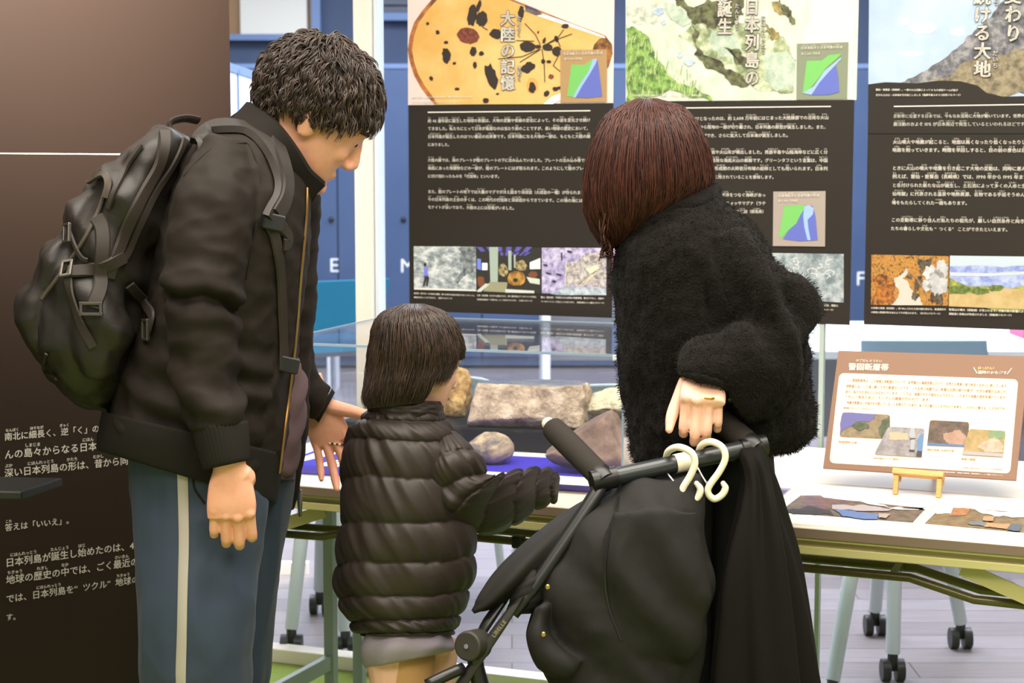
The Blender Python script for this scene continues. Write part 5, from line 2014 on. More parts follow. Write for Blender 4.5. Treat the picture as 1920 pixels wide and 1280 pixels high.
for v in cap.v:
    d = Vector(v)
    r = Vector((.079 * d.x, (.100 if d.y < 0 else .103) * d.y - .012, .097 * d.z + .030))
    e = 1.0 + .08 * noise.fractal(d * 3.3, 1, 2, 3) + (.07 if scalp(d) else -.12)
    r = Vector((r.x * e, (r.y + .012) * e - .012, (r.z - .03) * e + .03))
    vs.append(qm(r.x, r.y, r.z))
fk = [f for f in cap.f if all(scalp(Vector(cap.v[i])) for i in f)]
mb.add(vs, fk, 0)
cnt = 0
while cnt < 1300:
    d = Vector((rr.gauss(0, 1), rr.gauss(0, 1), rr.gauss(0, 1))).normalized()
    if not scalp(d):
        continue
    cnt += 1
    side, fo = d.x, d.y
    p = qm(.080 * d.x, (.099 if d.y < 0 else .101) * d.y - .012, .096 * d.z + .030)
    nrm = (Rm * d.x + Fm * d.y + Um * d.z).normalized()
    # combed away from the crown
    crown = Vector((0, -.45, .9)).normalized()
    tg = (d - crown)
    tg = tg - d * tg.dot(d)
    if tg.length > 1e-3:
        tg.normalize()
    flow = (Rm * tg.x + Fm * tg.y + Um * tg.z)
    front = max(0, d.y) * (1 if d.z > -.1 else .3)
    L = rr.uniform(.028, .046) + .018 * front
    if d.z < -.2:
        L *= .75
    vel = nrm * rr.uniform(.25, .65) + flow * rr.uniform(.5, .9) + Vector((rr.uniform(-.4, .4), rr.uniform(-.4, .4), rr.uniform(-.3, .3)))
    vel.normalize()
    ph, fr, am = rr.uniform(0, 6.28), rr.uniform(75, 130), rr.uniform(.0025, .006)
    s1, s2 = vel.orthogonal().normalized(), None
    s2 = vel.cross(s1).normalized()
    NS = 9
    base = []
    pos, v_ = p.copy(), vel.copy()
    for i in range(NS):
        base.append(pos.copy())
        st = L / (NS - 1)
        pull = flow * .32 - nrm * .30 + Vector((0, 0, -.42))
        v_ = (v_ + pull * (i / NS)).normalized()
        pos = pos + v_ * st
        # keep the lock outside the skull
        rel = pos - qm(0, -.012, .030)
        lx, ly, lz = rel.dot(Rm) / .083, rel.dot(Fm) / .104, rel.dot(Um) / .100
        k_ = sqrt(lx * lx + ly * ly + lz * lz)
        if k_ < 1.03:
            pos = qm(0, -.012, .030) + rel * (1.03 / k_)
    for j in range(5):
        o1, o2 = rr.uniform(-.006, .006), rr.uniform(-.006, .006)
        ph2 = ph + rr.uniform(-.9, .9)
        pts, rad = [], []
        for i in range(NS):
            f = i / (NS - 1)
            a_ = ph2 + fr * L * f
            g = min(1, f * 2)
            pts.append(base[i] + s1 * (o1 * (1 - .5 * f) + am * g * cos(a_)) + s2 * (o2 * (1 - .5 * f) + am * g * sin(a_)))
            rad.append(.0013 * (1.0 if f < .6 else max(.15, (1 - f) / .4)))
        mb.tube(pts, rad, n=4, cap=False, mat=1)
mb.build('hair', [mat('man_hair_under', (26, 20, 17), .7), M_mh], man, smooth=True)

# jacket
M_jk = mat('black_olive_cloth', (29, 22, 16), .75, spec=.25, bump=(700, .25, .001))
M_rib = mat('black_rib_knit', (30, 27, 23), .85, spec=.2)
jk = MB()
TOR = [PR(452, 232, 545, 300, YM, .15), PR(402, 238, 578, 352, YM, .26), PR(352, 300, 578, 405, YM, .37), PR(318, 390, 574, 470, YM, .41), PR(290, 500, 563, 560, YM, .41), PR(262, 620, 552, 660, YM, .40),
       PR(226, 735, 540, 770, YM, .40), PR(200, 800, 528, 850, YM, .40), PR(194, 825, 520, 905, YM, .395)]
jk.loft(TOR, n=48, sub=5)
ARM = [PR(394, 256, 462, 272, 3.04, .12), PR(345, 335, 476, 345, 2.975, .17), PR(318, 430, 470, 430, 2.95, .17), PR(312, 520, 455, 525, 2.935, .165), PR(318, 600, 444, 612, 2.93, .155), PR(324, 690, 446, 695, 2.925, .15),
       PR(342, 765, 454, 755, 2.91, .14), PR(360, 808, 462, 795, 2.90, .125)]
jk.loft(ARM, n=32, sub=5)
jk.loft([PR(470, 330, 560, 380, 3.30, .13), PR(480, 520, 570, 520, 3.38, .13), PR(500, 640, 580, 625, 3.42, .12), PR(535, 745, 592, 690, 3.45, .10), PR(575, 775, 604, 712, 3.465, .085), PR(590, 785, 618, 725, 3.475, .078)], n=24, sub=4)
# far front panel
jk.loft([PR(545, 345, 588, 350, 3.27, .05), PR(552, 390, 598, 378, 3.28, .06), PR(552, 470, 597, 450, 3.28, .07), PR(545, 580, 588, 575, 3.28, .07), PR(540, 690, 578, 690, 3.28, .06), PR(528, 790, 574, 795, 3.28, .05),
         PR(516, 890, 562, 880, 3.28, .04), PR(520, 950, 550, 955, 3.28, .03)], n=20, sub=4)
jm = fuse(jk, .005, 6)


JC = [(p_.x, p_.z) for p_ in (W(312, 545, 2.87), W(345, 553, 2.87), (W(385, 546, 2.87)), W(420, 560, 2.87), W(445, 596, 2.87))]


def jdisp(co, n):
    z = co.z
    a = wrinkle(co, (9, 9, 5), 1.3, .0075) + wrinkle(co, (16, 14, 24), 4.1, .0048)
    # bunching at the elbow of the near sleeve
    if co.y < 3.03:
        e = math.exp(-((z - .985) / .10) ** 2)
        a += e * .0060 * sin((z + (co.x + .5) * .45) * 95 + 3 * noise.noise(co * 9))
        # the deep crease at the crook of the elbow: cloth hangs over it
        pts_ = JC
        for (xa, za), (xb, zb_) in zip(pts_[:-1], pts_[1:]):
            if xa <= co.x <= xb:
                dz_ = z - (za + (zb_ - za) * (co.x - xa) / (xb - xa))
                if co.y < 2.94:
                    a += .011 * math.exp(-((dz_ - .016) / .020) ** 2) - .016 * math.exp(-((dz_ + .006) / .009) ** 2) + .006 * math.exp(-((dz_ + .035) / .018) ** 2)
        e2 = math.exp(-((z - .80) / .06) ** 2)
        a += e2 * .0055 * sin((z - (co.x + .5) * .3) * 120 + 2 * noise.noise(co * 8))
    # lower back creases
    a += .0028 * math.exp(-((z - .93) / .13) ** 2) * sin((z - co.x * .7) * 60 + 2.5 * noise.noise(co * 6)) * (1 if co.x < -.45 else .3)
    return a


displace(jm, jdisp)
jm.materials.append(M_jk)
jacket = link('jacket', jm, man, True)
bvJ = bvh_of(jm)
# ribbed hem, cuffs, collar
mb = MB()


def rib(t, a, L):
    return .0016 * sin(a * 90)


mb.loft([PR(196, 772, 532, 850, YM, .415), PR(190, 800, 528, 878, YM, .42), PR(184, 838, 520, 935, YM, .405), PR(188, 846, 516, 944, YM, .39)], n=180, sub=4, disp=rib)
mb.build('hem_band', M_rib, jacket, smooth=True)
mb = MB()
mb.loft([PR(360, 800, 463, 788, 2.90, .122), PR(368, 830, 466, 818, 2.893, .112), PR(380, 872, 467, 856, 2.885, .095), PR(383, 881, 464, 863, 2.885, .085)], n=110, sub=4, disp=lambda t, a, L: .001 * sin(a * 40))
mb.build('cuff', M_rib, jacket, smooth=True)
mb = MB()
mb.loft([PR(590, 785, 622, 728, 3.475, .075), PR(598, 792, 628, 736, 3.48, .065)], n=60, sub=3)
mb.build('cuff', M_rib, jacket, smooth=True)
mb = MB()     # stand collar following the neck, open at the throat
cp = [(452, 196, 5), (480, 212, 0), (510, 242, -1), (538, 280, -1), (562, 318, -1), (590, 344, 0)]
for nm, dz in (('near', -1), ('far', 1)):
    pts, nr = [], []
    for (x, y, k) in cp:
        t = (x - 452) / 138
        yy = YM + dz * (.012 + .078 * sin(pi * min(1, t * .9 + .08)))
        pts.append(W(x, y + 16, yy))
        nr.append(Vector((.25 - .3 * t, dz, .1)).normalized())
    P5 = spline(pts, 6)
    N5 = [v.normalized() for v in spline(nr, 6)]
    mb.ribbon(P5, N5, [.052] * len(P5), .007)
    mb.ribbon([p - n * .004 for p, n in zip(P5, N5)], [-n for n in N5], [.052] * len(P5), .002)
mb.build('collar', M_rib, jacket, smooth='auto')
# zip along the near front edge
mb = MB()
strap(mb, bvJ, [(574, 352), (573, 400), (567, 470), (561, 530), (556, 600), (548, 680), (538, 760), (529, 830), (522, 885)], .007, .0022, .002)
zp = mb.build('zip', mat('brass_zip', (150, 112, 52), .35, metal=.8), jacket, smooth='auto')
mb = MB()
mb.tube([W(563, 918, 3.24), W(562, 940, 3.24), W(563, 968, 3.24)], [.003, .005, .003], n=8)
mb.build('zip_pull', M_chrome, zp)
mb = MB()
for pts in ([(466, 270), (490, 330), (480, 420), (462, 520)], [(345, 330), (400, 275), (462, 268)]):
    strap(mb, bvJ, pts, .004, .0012, .0008)
mb.build('seam', M_rib, jacket, smooth='auto')

# shirt showing in the open front
mb = MB()
mb.loft([PR(520, 370, 556, 378, 3.22, .12), PR(512, 560, 546, 570, 3.22, .14), PR(508, 640, 548, 650, 3.22, .15), PR(505, 710, 572, 710, 3.22, .16), PR(500, 800, 568, 800, 3.22, .16), PR(490, 870, 552, 888, 3.22, .15), PR(492, 895, 545, 900, 3.22, .14)], n=28, sub=5,
        disp=lambda t, a, L: .005 * sin(t * 50 + 3 * sin(a * 2)))
mb.build('shirt', mat('plum_shirt', (92, 70, 74), .85), man, smooth=True)

# trousers
M_tr = mat('slate_blue_cloth', (50, 61, 78), .7, spec=.3, sheen=.05, bump=(600, .2, .001))
tr = MB()
LEGN = [PR(246, 850, 500, 870, 3.10, .28), PR(250, 930, 500, 945, 3.085, .24), PR(258, 1040, 484, 1050, 3.06, .235), PR(263, 1160, 474, 1160, 3.03, .225), PR(268, 1290, 466, 1290, 3.03, .21), PR(285, 1480, 462, 1480, 3.04, .19),
        PR(300, 1620, 458, 1620, 3.05, .17), PR(318, 1672, 456, 1676, 3.06, .15)]
LEGF = [PR(330, 850, 552, 880, 3.24, .26), PR(330, 950, 540, 960, 3.25, .23), PR(340, 1060, 525, 1060, 3.25, .21), PR(345, 1160, 512, 1160, 3.25, .20), PR(350, 1290, 501, 1290, 3.25, .19), PR(360, 1470, 495, 1470, 3.26, .17),
        PR(366, 1600, 490, 1600, 3.27, .15), PR(372, 1636, 488, 1640, 3.28, .14)]
tr.loft(LEGN, n=40, sub=5)
tr.loft(LEGF, n=40, sub=5)
tm = fuse(tr, .006, 6)
displace(tm, lambda co, n: wrinkle(co, (16, 12, 4), 2.2, .007) + wrinkle(co, (10, 10, 12), 8.8, .003) + .006 * math.exp(-((co.z - .30) / .09) ** 2) * sin(co.z * 90 + 3 * noise.noise(co * 7)))
tm.materials.append(M_tr)
trou = link('trousers', tm, man, True)
bvT = bvh_of(tm)
mb = MB()
strap(mb, bvT, [(342, 880), (344, 950), (345, 1020), (343, 1100), (341, 1200), (339, 1290), (345, 1420), (352, 1600)], .018, .0012, .001, sub=8)
mb.build('side_stripe', mat('pale_grey_stripe', (168, 160, 150), .7), trou, smooth='auto')
mb = MB()
strap(mb, bvT, [(362, 888), (364, 915), (378, 935), (384, 944)], .004, .001, .0005)
mb.build('pocket_seam', M_rib, trou, smooth='auto')
for lab, (hx, hz_, yy) in enumerate([(385, 1680, 3.07), (445, 1640, 3.28)]):
    p = W(hx, hz_, yy)
    mb = MB()
    mb.loft([(Vector((p.x - .07, yy + .01, .05)), (0, .032, 0), (0, 0, .05), 2.5), (Vector((p.x, yy, .055)), (0, .042, 0), (0, 0, .055), 2.6), (Vector((p.x + .09, yy + .02, .04)), (0, .046, 0), (0, 0, .04), 2.8),
             (Vector((p.x + .17, yy + .03, .03)), (0, .040, 0), (0, 0, .03), 2.6)], n=24, sub=4, dome=.02)
    mb.build('shoe', mat('shoe_black', (30, 30, 32), .5), man, smooth=True)

# ------------------------------------------------------------------ backpack
M_bp = mat('backpack_nylon', (29, 24, 20), .5, spec=.45, bump=(500, .3, .001))
M_bp2 = mat('backpack_webbing', (44, 37, 31), .6, spec=.35)
bk = MB()
bk.loft([PR(298, 246, 358, 268, 3.13, .13), PR(238, 288, 352, 318, 3.13, .23), PR(185, 345, 335, 385, 3.13, .28), PR(135, 435, 318, 470, 3.13, .31), PR(92, 515, 298, 560, 3.13, .32), PR(62, 575, 285, 640, 3.13, .32),
         PR(72, 650, 266, 700, 3.13, .30), PR(110, 715, 232, 752, 3.13, .26), PR(150, 748, 210, 768, 3.13, .16)], n=44, sub=5)
# outer pocket
bk.loft([PR(170, 350, 225, 345, 3.13, .17), PR(128, 430, 190, 440, 3.13, .24), PR(75, 520, 150, 540, 3.13, .27), PR(42, 575, 130, 610, 3.13, .27), PR(52, 640, 130, 670, 3.13, .25), PR(92, 700, 140, 712, 3.13, .2)], n=36, sub=5)
# side pocket bulge
bk.loft([PR(130, 500, 225, 520, 3.00, .06), PR(135, 560, 240, 590, 2.985, .07), PR(140, 640, 235, 660, 2.985, .07), PR(160, 700, 215, 700, 3.0, .05)], n=28, sub=4)
km = fuse(bk, .006, 5)
displace(km, lambda co, n: wrinkle(co, (12, 12, 9), 5.5, .010) + wrinkle(co, (26, 22, 18), 9.1, .0045) + .006 * sin((co.x * .6 + co.z) * 55 + 4 * noise.noise(co * 7)))
km.materials.append(M_bp)
bpk = link('backpack', km, None, True)
tag(bpk, 'black nylon backpack with webbing straps worn on the stooping man\'s back', 'backpack')
bvK = bvh_of(km, jm)
mb = MB()
strap(mb, bvJ, [(348, 276), (366, 258), (392, 246), (424, 242), (456, 246), (482, 258), (502, 278), (518, 308), (528, 346), (523, 378), (508, 402), (500, 415)], .042, .011, .004, sub=6, smooth=14)
strap(mb, bvJ, [(505, 265), (520, 305), (528, 345), (522, 376), (507, 402)], .030, .016, .004, sub=6, smooth=10)
ss = mb.build('shoulder_strap', mat('strap_padding', (34, 28, 23), .6), bpk, smooth='auto')
mb = MB()
strap(mb, bvK, [(500, 415), (512, 440), (521, 490), (526, 560), (528, 640), (530, 690)], .024, .003, .004, sub=6)
strap(mb, bvK, [(502, 415), (520, 422), (534, 440), (534, 455), (524, 458)], .022, .003, .008, sub=5)
mb.build('webbing', M_bp2, ss, smooth='auto')
for (x, y) in ((500, 414), (528, 682)):
    mb = MB()
    p, n_ = hit(bvK, x, y, .012)
    mb.obox(p, Vector((.018, 0, -.004)), Vector((.003, 0, .014)), n_ * .006)
    mb.build('buckle', M_black, ss, bevel=.003)
mb = MB()
strap(mb, bvK, [(310, 250), (300, 300), (268, 360), (240, 420), (215, 480), (205, 520)], .022, .006, .003, sub=6)
strap(mb, bvK, [(345, 262), (322, 310), (290, 360), (262, 420), (235, 480), (215, 500)], .012, .004, .003, sub=6)
strap(mb, bvK, [(268, 275), (242, 310), (222, 345), (205, 390)], .010, .005, .003, sub=6)
mb.build('piping', M_bp2, bpk, smooth='auto')
mb = MB()
strap(mb, bvK, [(184, 410), (192, 432), (192, 500), (186, 540), (176, 576)], .026, .004, .006, sub=6)
strap(mb, bvK, [(130, 512), (165, 508), (200, 496), (228, 484)], .024, .004, .006, sub=6)
strap(mb, bvK, [(136, 436), (146, 462), (156, 482), (168, 486)], .008, .004, .004, sub=6)
strap(mb, bvK, [(240, 530), (262, 556), (285, 580), (292, 596), (285, 620)], .018, .004, .006, sub=6)
strap(mb, bvK, [(128, 520), (140, 560), (155, 610), (175, 650)], .016, .003, .004, sub=6)
strap(mb, bvK, [(90, 660), (84, 690), (88, 720)], .006, .003, .004)
wb = mb.build('compression_strap', M_bp2, bpk, smooth='auto')
for (x, y, w_, h_) in ((175, 578, .020, .010), (130, 510, .010, .016), (136, 438, .010, .016), (284, 618, .012, .018)):
    mb = MB()
    p, n_ = hit(bvK, x, y, .011)
    a_ = Vector((1, 0, 0)) - n_ * n_.x
    a_.normalize()
    b_ = n_.cross(a_)
    for sx in (-1, 1):
        mb.obox(p + a_ * sx * w_ * .85, a_ * .0025, b_ * h_, n_ * .003)
    for sy in (-1, 1):
        mb.obox(p + b_ * sy * h_ * .9, a_ * w_, b_ * .0025, n_ * .003)
    mb.build('buckle', mat('dark_metal', (110, 104, 98), .3, metal=.8), wb, bevel=.001)
mb = MB()
strap(mb, bvK, [(170, 350), (182, 335), (200, 330), (208, 350), (203, 372)], .012, .005, .006, sub=5)
strap(mb, bvK, [(205, 340), (190, 390), (160, 450), (120, 510), (80, 560)], .007, .003, .003, sub=6)
mb.build('zip', mat('zip_grey', (74, 66, 58), .4), bpk, smooth='auto')
mb = MB()
mb.tube([W(330, 258, 3.12), W(318, 232, 3.12), W(345, 222, 3.14), W(372, 226, 3.16)], .010, n=8, sub=4, flat=.5)
mb.build('grab_handle', M_bp2, bpk, smooth='auto')

# ------------------------------------------------------------------ the child
YC = 3.16
ch_c = W(783, 676, YC)
ph = radians(48)
fwc = Vector((sin(ph) * .95 + .12, cos(ph), -.30))
sk = MB()
SCH = .79
qc = head_mb(sk, ch_c, fwc, (0, 0, 1), SCH)
limb(sk, [ch_c + Vector((0, 0, -.02)), W(765, 740, YC - .01), W(755, 790, YC - .01), W(752, 850, YC)], [.04, .043, .046, .06])
sk.loft([PR(680, 800, 830, 805, YC, .13), PR(672, 900, 845, 900, YC, .15), PR(675, 1050, 845, 1050, YC, .16), PR(680, 1180, 842, 1180, YC, .17), PR(690, 1225, 845, 1225, YC, .16)], n=24)
limb(sk, [W(815, 830, YC), W(850, 935, 3.17), W(900, 940, 3.22), W(928, 934, 3.26)], [.032, .028, .024, .019])
limb(sk, [W(690, 830, YC), W(672, 940, 3.2), W(695, 955, 3.30), W(718, 935, 3.36)], [.032, .027, .022, .018])
limb(sk, [W(735, 1200, YC - .01), W(745, 1300, YC - .01), W(748, 1420, YC), W(745, 1560, YC + .01), W(748, 1625, YC)], [.055, .048, .040, .034, .028])
limb(sk, [W(808, 1200, YC + .07), W(806, 1300, YC + .07), W(805, 1420, YC + .08), W(800, 1545, YC + .09), W(803, 1600, YC + .08)], [.053, .046, .040, .034, .028])
body = fuse(sk, .0038, 5)
hm = MB()
hand(hm, W(900, 938, 3.23), (.8, .5, .1), (0, 0, 1), -1, .6, curl=(20, 30, 20))
hand(hm, W(716, 936, 3.35), (.4, .85, .05), (0, 0, 1), -1, .68, curl=(20, 30, 20))
hmesh = fuse(hm, .0020, 3)
bm = bmesh.new()
bm.from_mesh(body)
bm.from_mesh(hmesh)
me = bpy.data.meshes.new('person')
bm.to_mesh(me)
bm.free()
me.materials.append(M_skin_child)
kid = link('person', me, None, True)
tag(kid, 'small child in a dark quilted puffer jacket leaning on the table, seen from behind', 'person')
face_parts(kid, qc, SCH)
M_ch = hair_mat('child_hair', (34, 25, 20), (70, 52, 41), .42)
HR = [PR(760, 569, 790, 569, YC, .04), PR(726, 582, 824, 582, YC, .13), PR(708, 602, 846, 600, YC, .175), PR(700, 635, 860, 630, YC, .19), PR(695, 665, 866, 658, YC, .195), PR(692, 695, 862, 685, YC, .185),
      PR(688, 722, 848, 708, YC - .012, .165), PR(684, 745, 838, 732, YC - .022, .14), PR(688, 766, 820, 752, YC - .03, .11)]


def keep_c(a, rr_):
    # angle 0 = picture right, pi/2 = away from the viewer; the face opens to the right and away
    d = abs(((a - radians(38) + pi) % (2 * pi)) - pi)
    if d < radians(62):
        return rr_.uniform(.50, .58)
    if d < radians(95):
        return rr_.uniform(.72, .84)
    return 1.06


HRs = HR[:7]
hair = shell_hair(kid, HR, mat('child_hair_under', (30, 22, 18), .6), M_ch, 5200, 4, width=.0011, lift=.004, keep=keep_c, sub=6, inner=.90)
# open the under-layer over the face
bm = bmesh.new()
bm.from_mesh(hair.data)
nU = 48 * ((len(HR) - 1) * 6 + 1) + 2
bm.verts.ensure_lookup_table()
kill = []
for v in bm.verts[:nU]:
    i = v.index // 48
    a = 2 * pi * (v.index % 48) / 48
    t = i / ((len(HR) - 1) * 6)
    d = abs(((a - radians(38) + pi) % (2 * pi)) - pi)
    if (d < radians(62) and t > .56) or (d < radians(80) and t > .78):
        kill.append(v)
bmesh.ops.delete(bm, geom=kill, context='VERTS')
bm.to_mesh(hair.data)
bm.free()

M_puf = mat('puffer_nylon', (43, 34, 29), .56, spec=.45, bump=(500, .12, .001))


def baffle(seams, amp, seed, wr=.0035):
    """quilting: rounded rolls between stitched seams at the given fractions, puckered beside each seam"""
    def f(t, a, L):
        k = 0
        tt = t + .012 * sin(a + seed) + .006 * sin(3 * a + seed * 2)
        for k in range(len(seams) - 1):
            if seams[k] <= tt <= seams[k + 1]:
                break
        w = max(seams[k + 1] - seams[k], 1e-4)
        x = min(max((tt - seams[k]) / w, 0), 1)
        bulge = (4 * x * (1 - x)) ** .7
        # pulled folds running aslant across each roll, strongest beside the stitching
        g1 = noise.noise(Vector((a * 3.2 - x * 1.1 + seed, k * 3.7, seed)))
        g2 = noise.noise(Vector((a * 7.0 - x * 2.4 + seed, k * 1.9 + 5, x * .8)))
        g3 = noise.noise(Vector((a * 2.0, t * 7, seed * 3)))
        edge = .45 + .55 * abs(2 * x - 1)
        return amp * (bulge - 1) + wr * ((1 - 2.4 * abs(g1)) * .9 + (1 - 2.2 * abs(g2)) * .5 * edge + g3 * 1.1)
    return f


mb = MB()
TORC = [PR(700, 764, 822, 768, YC, .125), PR(672, 786, 842, 796, YC, .17), PR(654, 815, 862, 830, YC, .21), PR(645, 870, 872, 880, YC, .235), PR(640, 940, 884, 950, YC, .25), PR(632, 1010, 894, 1010, YC, .26), PR(625, 1075, 892, 1075, YC, .26),
        PR(634, 1130, 876, 1128, YC, .255), PR(656, 1168, 860, 1164, YC, .245), PR(672, 1188, 852, 1186, YC, .235), PR(690, 1194, 838, 1192, YC, .21)]
SE = [-.05, .085, .20, .325, .445, .56, .67, .78, .885, 1.05]
mb.loft(TORC, n=200, sub=22, disp=baffle(SE, .0095, 1.0, .0042), dome=.0)
ARC = [PR(806, 800, 852, 808, YC + .01, .11), PR(792, 862, 893, 846, YC - .035, .135), PR(795, 925, 916, 888, YC - .035, .14), PR(822, 985, 930, 890, 3.13, .135), PR(892, 1003, 950, 885, 3.19, .125), PR(960, 985, 985, 879, 3.26, .115),
       PR(1004, 956, 1018, 878, 3.33, .10), PR(1034, 945, 1040, 884, 3.37, .09), PR(1046, 934, 1050, 898, 3.385, .06)]
mb.loft(ARC, n=130, sub=18, disp=baffle([-.05, .12, .25, .38, .50, .62, .74, .86, 1.05], .0085, 2.4, .004))
ARL = [PR(655, 800, 705, 800, YC + .01, .11), PR(640, 870, 710, 880, YC + .05, .13), PR(650, 960, 730, 960, 3.26, .12), PR(690, 990, 770, 920, 3.35, .11), PR(735, 945, 775, 890, 3.43, .08)]
mb.loft(ARL, n=100, sub=14, disp=baffle([-.05, .2, .4, .6, .8, 1.05], .011, 5.1))
# hood-less stand collar
mb.loft([PR(694, 778, 830, 782, YC, .145, 2.2), PR(690, 762, 832, 766, YC, .15, 2.2), PR(700, 748, 828, 752, YC, .135, 2.2)], n=80, sub=6, disp=lambda t, a, L: .004 * noise.noise(Vector((a * 4, t * 6, 2))))
pj = mb.build('puffer_jacket', M_puf, kid, smooth=True)
mb = MB()
mb.loft([PR(694, 1170, 832, 1168, YC, .18), PR(676, 1212, 850, 1206, YC, .215), PR(686, 1248, 850, 1218, YC + .01, .215), PR(698, 1251, 842, 1222, YC + .01, .19)], n=48, sub=6, disp=lambda t, a, L: .003 * sin(a * 7 + t * 4))
mb.build('shorts', mat('lavender_grey_cloth', (158, 146, 164), .8, bump=(400, .3, .001)), kid, smooth=True)
mb = MB()
limb(mb, [W(764, 1215, YC - .01), W(758, 1300, YC - .01), W(754, 1420, YC), W(748, 1560, YC + .01), W(750, 1620, YC)], [.052, .051, .047, .042, .036], n=24)
limb(mb, [W(806, 1205, YC + .07), W(806, 1300, YC + .07), W(807, 1420, YC + .08), W(802, 1545, YC + .09), W(805, 1595, YC + .08)], [.042, .044, .044, .042, .036], n=24)
mb.build('leggings', mat('tan_leggings', (196, 148, 98), .8, bump=(500, .2, .001)), kid, smooth=True)
for (hx, hy, yy) in ((750, 1630, YC), (805, 1600, YC + .08)):
    p = W(hx, hy, yy)
    mb = MB()
    mb.loft([(Vector((p.x - .02, yy - .05, .035)), (.028, 0, 0), (0, 0, .035), 2.4), (Vector((p.x, yy, .04)), (.033, 0, 0), (0, 0, .04), 2.5), (Vector((p.x + .03, yy + .07, .028)), (.036, 0, 0), (0, 0, .028), 2.6),
             (Vector((p.x + .045, yy + .12, .022)), (.03, 0, 0), (0, 0, .022), 2.5)], n=20, sub=4, dome=.012)
    mb.build('shoe', mat('child_shoe', (60, 62, 74), .6), kid, smooth=True)

# ------------------------------------------------------------------ the woman
YW = 3.17
wm_c = W(1212, 318, YW)
sk = MB()
fww = Vector((-.62, .70, -.28))
qw = head_mb(sk, wm_c, fww, (-.12, .1, 1), .97)
limb(sk, [wm_c, W(1238, 390, YW), W(1262, 450, YW), W(1285, 540, YW)], [.05, .056, .060, .08])
sk.loft([PR(1205, 470, 1380, 450, YW, .2), PR(1195, 580, 1430, 560, YW, .22), PR(1200, 720, 1450, 700, YW, .22), PR(1225, 850, 1430, 840, YW, .2)], n=24)
wr_w = W(1325, 690, 2.975)
limb(sk, [W(1370, 480, 3.08), W(1462, 640, 3.03), W(1400, 690, 3.0), W(1350, 678, 2.99), wr_w], [.044, .036, .030, .026, .022])
limb(sk, [W(1215, 480, 3.25), W(1212, 620, 3.33), W(1220, 700, 3.29), W(1240, 740, 3.26)], [.04, .032, .026, .022])
limb(sk, [W(1260, 870, YW - .02), W(1262, 1150, YW), W(1262, 1300, YW), W(1262, 1560, YW + .01), W(1262, 1640, YW)], [.052, .048, .044, .040, .032])
limb(sk, [W(1380, 860, YW - .02), W(1385, 1150, YW - .02), W(1388, 1300, YW - .02), W(1390, 1560, YW - .01), W(1390, 1640, YW - .02)], [.052, .048, .044, .040, .032])
body = fuse(sk, .0042, 5)
hm = MB()
hand(hm, wr_w + Vector((-.004, 0, -.002)), (-.12, -.80, -.58), (-.02, -.58, .80), 1, .94, curl=(50, 48, 40), thumb=(.38, -.45, 10), back=-.02, spread=.03, fan=(6, 2, 0, 0))
hand(hm, W(1245, 735, 3.22), (.4, 0, -1), (-1, 0, 0), 1, .75, curl=(10, 20, 15), thumb=(.4, -.3, 10))
hmesh = fuse(hm, .0022, 4)
bm = bmesh.new()
bm.from_mesh(body)
bm.from_mesh(hmesh)
me = bpy.data.meshes.new('person')
bm.to_mesh(me)
bm.free()
M_skin_w = mat('skin_woman', (240, 188, 164), .5, spec=.4, sss=.12)
me.materials.append(M_skin_w)
wom = link('person', me, None, True)
tag(wom, 'woman with reddish brown bob in a black fleece jacket holding the stroller grip', 'person')
face_parts(wom, qw, .97)
M_wh = hair_mat('woman_hair', (40, 19, 14), (80, 42, 31), .48, .3)
HW = [PR(1198, 184, 1228, 184, YW, .03), PR(1152, 206, 1274, 200, YW, .13), PR(1126, 242, 1302, 232, YW, .20), PR(1108, 295, 1322, 278, YW, .23), PR(1100, 345, 1330, 318, YW, .235), PR(1102, 392, 1328, 350, YW, .225),
      PR(1114, 428, 1300, 378, YW, .20), PR(1132, 456, 1258, 398, YW, .16), PR(1142, 472, 1200, 430, YW, .10)]
shell_hair(wom, HW, mat('woman_hair_under', (38, 21, 16), .5), M_wh, 6000, 9, width=.0012, lift=.005, sub=6, inner=.92, tmin=.7)
mb = MB()
rr = random.Random(6)
for k in range(34):
    x0 = rr.uniform(1118, 1150)
    pts = [W(x0 + rr.uniform(-5, 5), 400, YW - .06 + rr.uniform(-.03, .06)), W(1135 + rr.uniform(-10, 12), 440, YW - .05 + rr.uniform(-.03, .05)), W(1142 + rr.uniform(-14, 8), rr.uniform(460, 482), YW - .05 + rr.uniform(-.03, .05)),
           W(1130 + rr.uniform(-8, 16), rr.uniform(470, 490), YW - .05 + rr.uniform(-.03, .03))]
    mb.tube(pts, [.0016, .0016, .0012, .0005], n=4, sub=3, cap=False)
mb.build('hair_ends', M_wh, wom, smooth=True)

